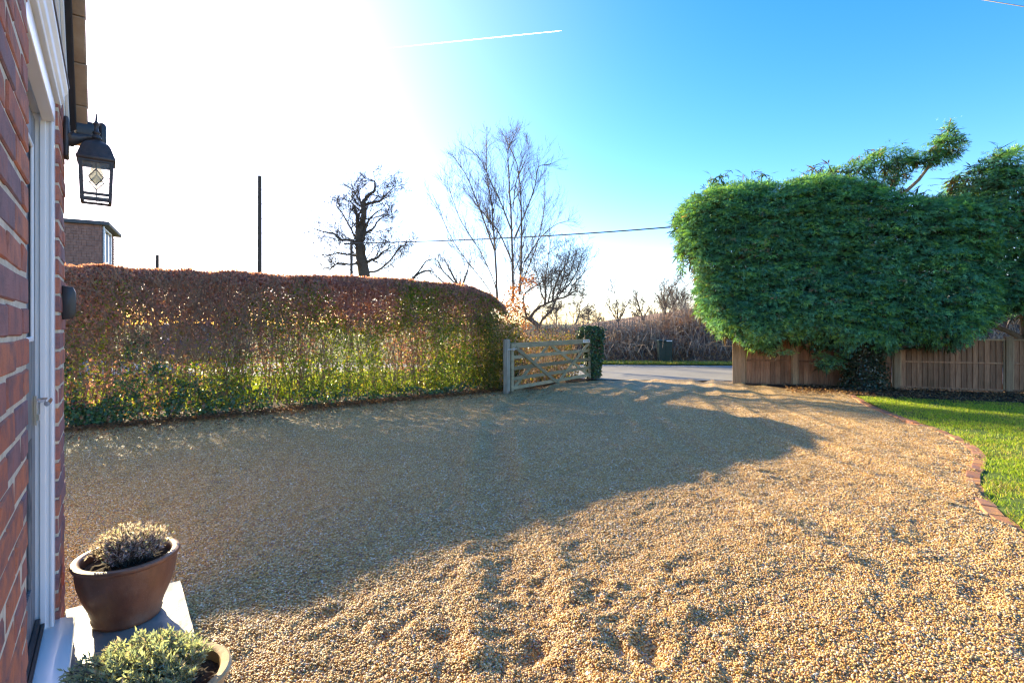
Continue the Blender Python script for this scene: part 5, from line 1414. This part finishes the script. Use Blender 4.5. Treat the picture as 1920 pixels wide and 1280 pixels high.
def build_far_things():
    # poles
    def pole(px, ytop, Y, rad, label, steps=False):
        b = at(px, 608, Y); hgt = H + (HY - ytop) / F * Y
        t = empty("utility_pole", (b[0], b[1], 0)); tag(t, label, "pole")
        m = MB(); m.tube([(0, 0, -0.2), (0, 0, hgt * 0.5), (0, 0, hgt)], [rad, rad * 0.93, rad * 0.85], 12); m.build("mast", M['polewood'], t, smooth=True)
        if steps:
            for k in range(9):
                z = hgt - 0.35 - k * 0.42; m = MB(); sd = 1 if k % 2 else -1; m.tube([(sd * rad * 0.8, 0, z), (sd * (rad + 0.14), 0, z)], [0.012, 0.012], 6); m.build("step_iron", M['iron'], t)
        return t, hgt
    pole(487, 330, 30, 0.125, "tall bare wooden pole standing beyond the left half of the hedge", True)
    pole(295, 478, 26, 0.085, "short wooden pole stub just showing above the hedge near the tiled house")
    p, hg = pole(659, 450, 33.5, 0.10, "slim dark pole in front of the oak trunk carrying the wire")
    m = MB(); m.box((-0.5, -0.05, hg - 0.28), (0.5, 0.05, hg - 0.18)); m.build("cross_arm", M['polewood'], p)
    def wire(pts, label, rad):
        Q = []
        xs = np.array([p[0] for p in pts]); co = np.polyfit(xs, [p[1] for p in pts], min(2, len(pts) - 1)); cY = np.polyfit(xs, [p[2] for p in pts], 1)
        for x in np.linspace(xs[0], xs[-1], 60): Q.append(at(x, np.polyval(co, x), np.polyval(cY, x)))
        o = link("overhead_wire", tubes_mesh("overhead_wire", [(np.array(Q), np.full(60, rad))], 5), M['black']); tag(o, label, "wire")
    wire([(660, 455, 33.5), (760, 453.5, 31), (1100, 440, 23), (1265, 427, 20), (1690, 378, 14.5), (1785, 364, 13.6), (2150, 310, 9)], "dark overhead wire crossing from the oak pole to the conifers", 0.03)
    wire([(1780, -10, 12), (1842, 0, 11), (1920, 13, 10), (2050, 34, 8.5)], "thin wire cutting the top right corner of the sky", 0.010)
    wire([(540, 506, 33), (600, 486, 33.3), (657, 466, 33.5)], "faint stay wire running down left from the oak pole", 0.008)
    # tile-hung house beyond the hedge
    b = at(190, 608, 22.0)
    hs = empty("tile_hung_house", (b[0], b[1], 0), math.radians(30)); tag(hs, "flat roofed tile hung house end rising behind the hedge", "house")
    zt = H + (HY - 418) / F * 22.0
    w = MB(); w.box((-5.5, 0.0, -0.1), (0.0, 3.2, zt - 0.1)); w.build("wall", M['hangtile'], hs)
    t = MB(); r = random.Random(12); z = 1.8
    while z < zt - 0.22:
        x = -5.5 + (0.09 if int(z * 100) % 2 else 0.0)
        k = 0
        while x < -0.01:
            x1 = min(0.012, x + 0.165)
            t.prism([(-0.03 - r.uniform(0, .012), z), (-0.002, z), (-0.002, z + 0.12), (-0.012, z + 0.12)], 0, x + 0.004, x1); x += 0.17
        y = 0.0
        while y < 3.2:
            if not (0.35 < y < 2.3 and zt - 1.75 < z): t.prism([(0.002, z), (0.03 + r.uniform(0, .012), z), (0.012, z + 0.12), (0.002, z + 0.12)], 1, y + 0.004, min(3.2, y + 0.166))
            y += 0.17
        z += 0.115
    t.build("hung_tiles", M['hangtile'], hs)['kind'] = 'stuff'
    rf = MB(); rf.box((-5.7, -0.16, zt - 0.1), (0.28, 3.5, zt + 0.06)); rf.build("roof", M['roofdark'], hs, bevel=0.02)
    wf = MB()
    for a, c, e, g in ((0.45, 0.53, zt - 1.6, zt - 0.22), (2.12, 2.20, zt - 1.6, zt - 0.22), (1.28, 1.36, zt - 1.52, zt - 0.30)): wf.box((0.002, a, e), (0.06, c, g))
    for e, g in ((zt - 1.66, zt - 1.605), (zt - 0.218, zt - 0.15)): wf.box((0.002, 0.43, e), (0.07, 2.22, g))
    wi = wf.build("window", M['white'], hs)
    for a, c in ((0.535, 1.275), (1.365, 2.115)):
        pn = MB(); pn.box((0.003, a, zt - 1.6), (0.02, c, zt - 0.225)); pn.build("pane", M['windowglass'], wi)
    dp = MB(); dp.tube([(0.06, 0.12, 0), (0.06, 0.12, zt - 0.12)], [0.045, 0.045], 8); dp.build("downpipe", M['galv'], hs)
    # roadside cabinet
    c = at(1246, 672, 18.75)
    cb = empty("utility_cabinet", (c[0], 18.75, 0.02), math.radians(-6)); tag(cb, "dark green roadside cabinet standing against the bracken bank", "cabinet")
    k = 20.1 / 21.4
    m = MB(); m.box((-0.23, -0.2, 0.0), (0.23, 0.2, 0.76)); m.build("body", M['cabinet'], cb, bevel=0.012)
    m = MB(); m.box((-0.26, -0.235, 0.7605), (0.26, 0.23, 0.83)); m.build("lid", M['cabinet'], cb, bevel=0.02, seg=2)
    for sx in (-1, 1):
        m = MB(); m.box((sx * 0.113 - 0.105, -0.212, 0.06), (sx * 0.113 + 0.105, -0.2005, 0.73)); m.build("door", M['cabinet'], cb, bevel=0.004)
    m = MB(); m.box((0.03, -0.242, 0.775), (0.22, -0.2355, 0.81)); m.build("label_plate", M['white'], cb)
    # parked cars behind the hedge, glimpsed through the gaps
    def car(loc, rz, label, paint):
        t = empty("parked_car", loc, rz); tag(t, label, "car")
        bd = MB(); prof = [(-2.0, 0.32), (-2.02, 0.62), (-1.9, 0.84), (-1.2, 0.92), (-0.55, 1.36), (0.9, 1.42), (1.65, 0.98), (1.98, 0.88), (2.02, 0.45), (1.95, 0.30)]
        bd.prism(prof, 1, -0.82, 0.82); bd.build("body", paint, t, bevel=0.05, seg=2, smooth=True)
        for sd in (-1, 1):
            g = MB(); g.prism([(-1.05, 0.95), (-0.5, 1.30), (0.15, 1.34), (0.15, 0.95)], 1, sd * 0.822, sd * 0.832); g.build("window", M['windowglass'], t)
            g = MB(); g.prism([(0.22, 0.95), (0.22, 1.34), (0.85, 1.35), (1.35, 1.02)], 1, sd * 0.822, sd * 0.832); g.build("window", M['windowglass'], t)
            for x in (-1.28, 1.28):
                w = MB(); w.lathe([(0.0, -0.1), (0.30, -0.1), (0.32, -0.07), (0.32, 0.07), (0.30, 0.1), (0.0, 0.1)], 18)
                o = w.build("wheel", M['black'], t, smooth=True); o.location = (x, sd * 0.76, 0.32); o.rotation_euler = (PI / 2, 0, 0)
            l = MB(); l.box((1.92, sd * 0.6 - 0.14, 0.68), (2.045, sd * 0.6 + 0.14, 0.82)); l.build("tail_lamp", M['redpaint'], t, bevel=0.02)
        g = MB(); g.add([(-1.17, -0.66, 0.96), (-1.17, 0.66, 0.96), (-0.62, 0.58, 1.35), (-0.62, -0.58, 1.35)], [(0, 1, 2, 3)]); g.build("windscreen", M['paleglass'], t)
    b = at(352, 608, 18.6); car((b[0] - 1.0, b[1] + 1.6, 0.031), math.radians(121.5), "bright blue car glimpsed through gaps low in the beech hedge", M['bluepaint'])
    # vapour trail high in the sky
    n = 60; xs = np.linspace(1053, 700, n); Q = np.array([at(x, 58 + (1053 - x) * 0.100, 2600.0) for x in xs])
    R = np.interp(np.linspace(0, 1, n), [0, 0.04, 0.4, 0.7, 1], [0.4, 1.3, 2.0, 2.4, 1.8]) * (0.9 + 0.3 * RNG.random(n))
    o = link("vapour_trail", tubes_mesh("vapour_trail", [(Q, R)], 8), M['trail']); tag(o, "thin white aircraft vapour trail high in the blue sky", "vapour trail")

def more_mats():
    M['paleglass'] = mat_simple("painted_sky_glass", (0.45, 0.55, 0.58), (0.5, 0.6, 0.62), 2, 0.06, 0.0, spec=1.0)  # pale sky reflection painted into the windscreen's base colour
    M['barestem2'] = mat_simple("pale_stem", (0.32, 0.22, 0.15), (0.50, 0.36, 0.25), 9, 0.85, 0.3, 40)
    M['barktan'] = mat_simple("tan_bark", (0.13, 0.075, 0.045), (0.24, 0.15, 0.09), 10, 0.95, 0.9, 40, stretch=(3, 3, 0.6))
    M['bank'] = mat_ground("bank_litter", [(0.3, (0.09, 0.055, 0.042)), (0.5, (0.17, 0.105, 0.08)), (0.7, (0.26, 0.165, 0.115))], 1.5)
    M['gatewood2'] = mat_wood("weathered_gate", (0.16, 0.138, 0.085), (0.29, 0.25, 0.155), (0.41, 0.36, 0.235), (1.2, 14, 14))
    M['gatepost'] = mat_wood("weathered_post", (0.14, 0.128, 0.10), (0.25, 0.23, 0.18), (0.36, 0.335, 0.26), (14, 14, 1.0))
    M['bluepaint'] = mat_simple("blue_car_paint", (0.01, 0.10, 0.42), (0.012, 0.11, 0.45), 2, 0.3, 0.0, coat=0.6)
    M['redpaint'] = mat_simple("red_car_paint", (0.45, 0.02, 0.012), (0.5, 0.025, 0.015), 2, 0.3, 0.0, coat=0.6)
    m, nt, out = new_mat("vapour")
    d = nt.nodes.new("ShaderNodeBsdfTranslucent"); d.inputs[0].default_value = (0.95, 0.95, 0.95, 1)
    d2 = nt.nodes.new("ShaderNodeBsdfDiffuse"); d2.inputs[0].default_value = (0.95, 0.95, 0.95, 1)
    a = nt.nodes.new("ShaderNodeAddShader"); nt.links.new(d.outputs[0], a.inputs[0]); nt.links.new(d2.outputs[0], a.inputs[1])
    tr = nt.nodes.new("ShaderNodeBsdfTransparent"); mx = nt.nodes.new("ShaderNodeMixShader")
    g = nt.nodes.new("ShaderNodeNewGeometry"); s = nt.nodes.new("ShaderNodeSeparateXYZ"); nt.links.new(g.outputs['Position'], s.inputs[0])
    mr = nt.nodes.new("ShaderNodeMapRange"); nt.links.new(s.outputs[0], mr.inputs[0])
    mr.inputs[1].default_value = -640; mr.inputs[2].default_value = 100; mr.inputs[3].default_value = 0.0; mr.inputs[4].default_value = 0.6
    nt.links.new(mr.outputs[0], mx.inputs[0]); nt.links.new(tr.outputs[0], mx.inputs[1]); nt.links.new(a.outputs[0], mx.inputs[2]); nt.links.new(mx.outputs[0], out.inputs[0])
    M['trail'] = m

more_mats()
build_ground()
build_bank()
build_house()
build_trees()
build_cypress()
build_hedge()
build_low_growth()
build_fence()
build_gate()
build_edging()
build_far_things()
build_pots()
build_grass()
build_gravel()
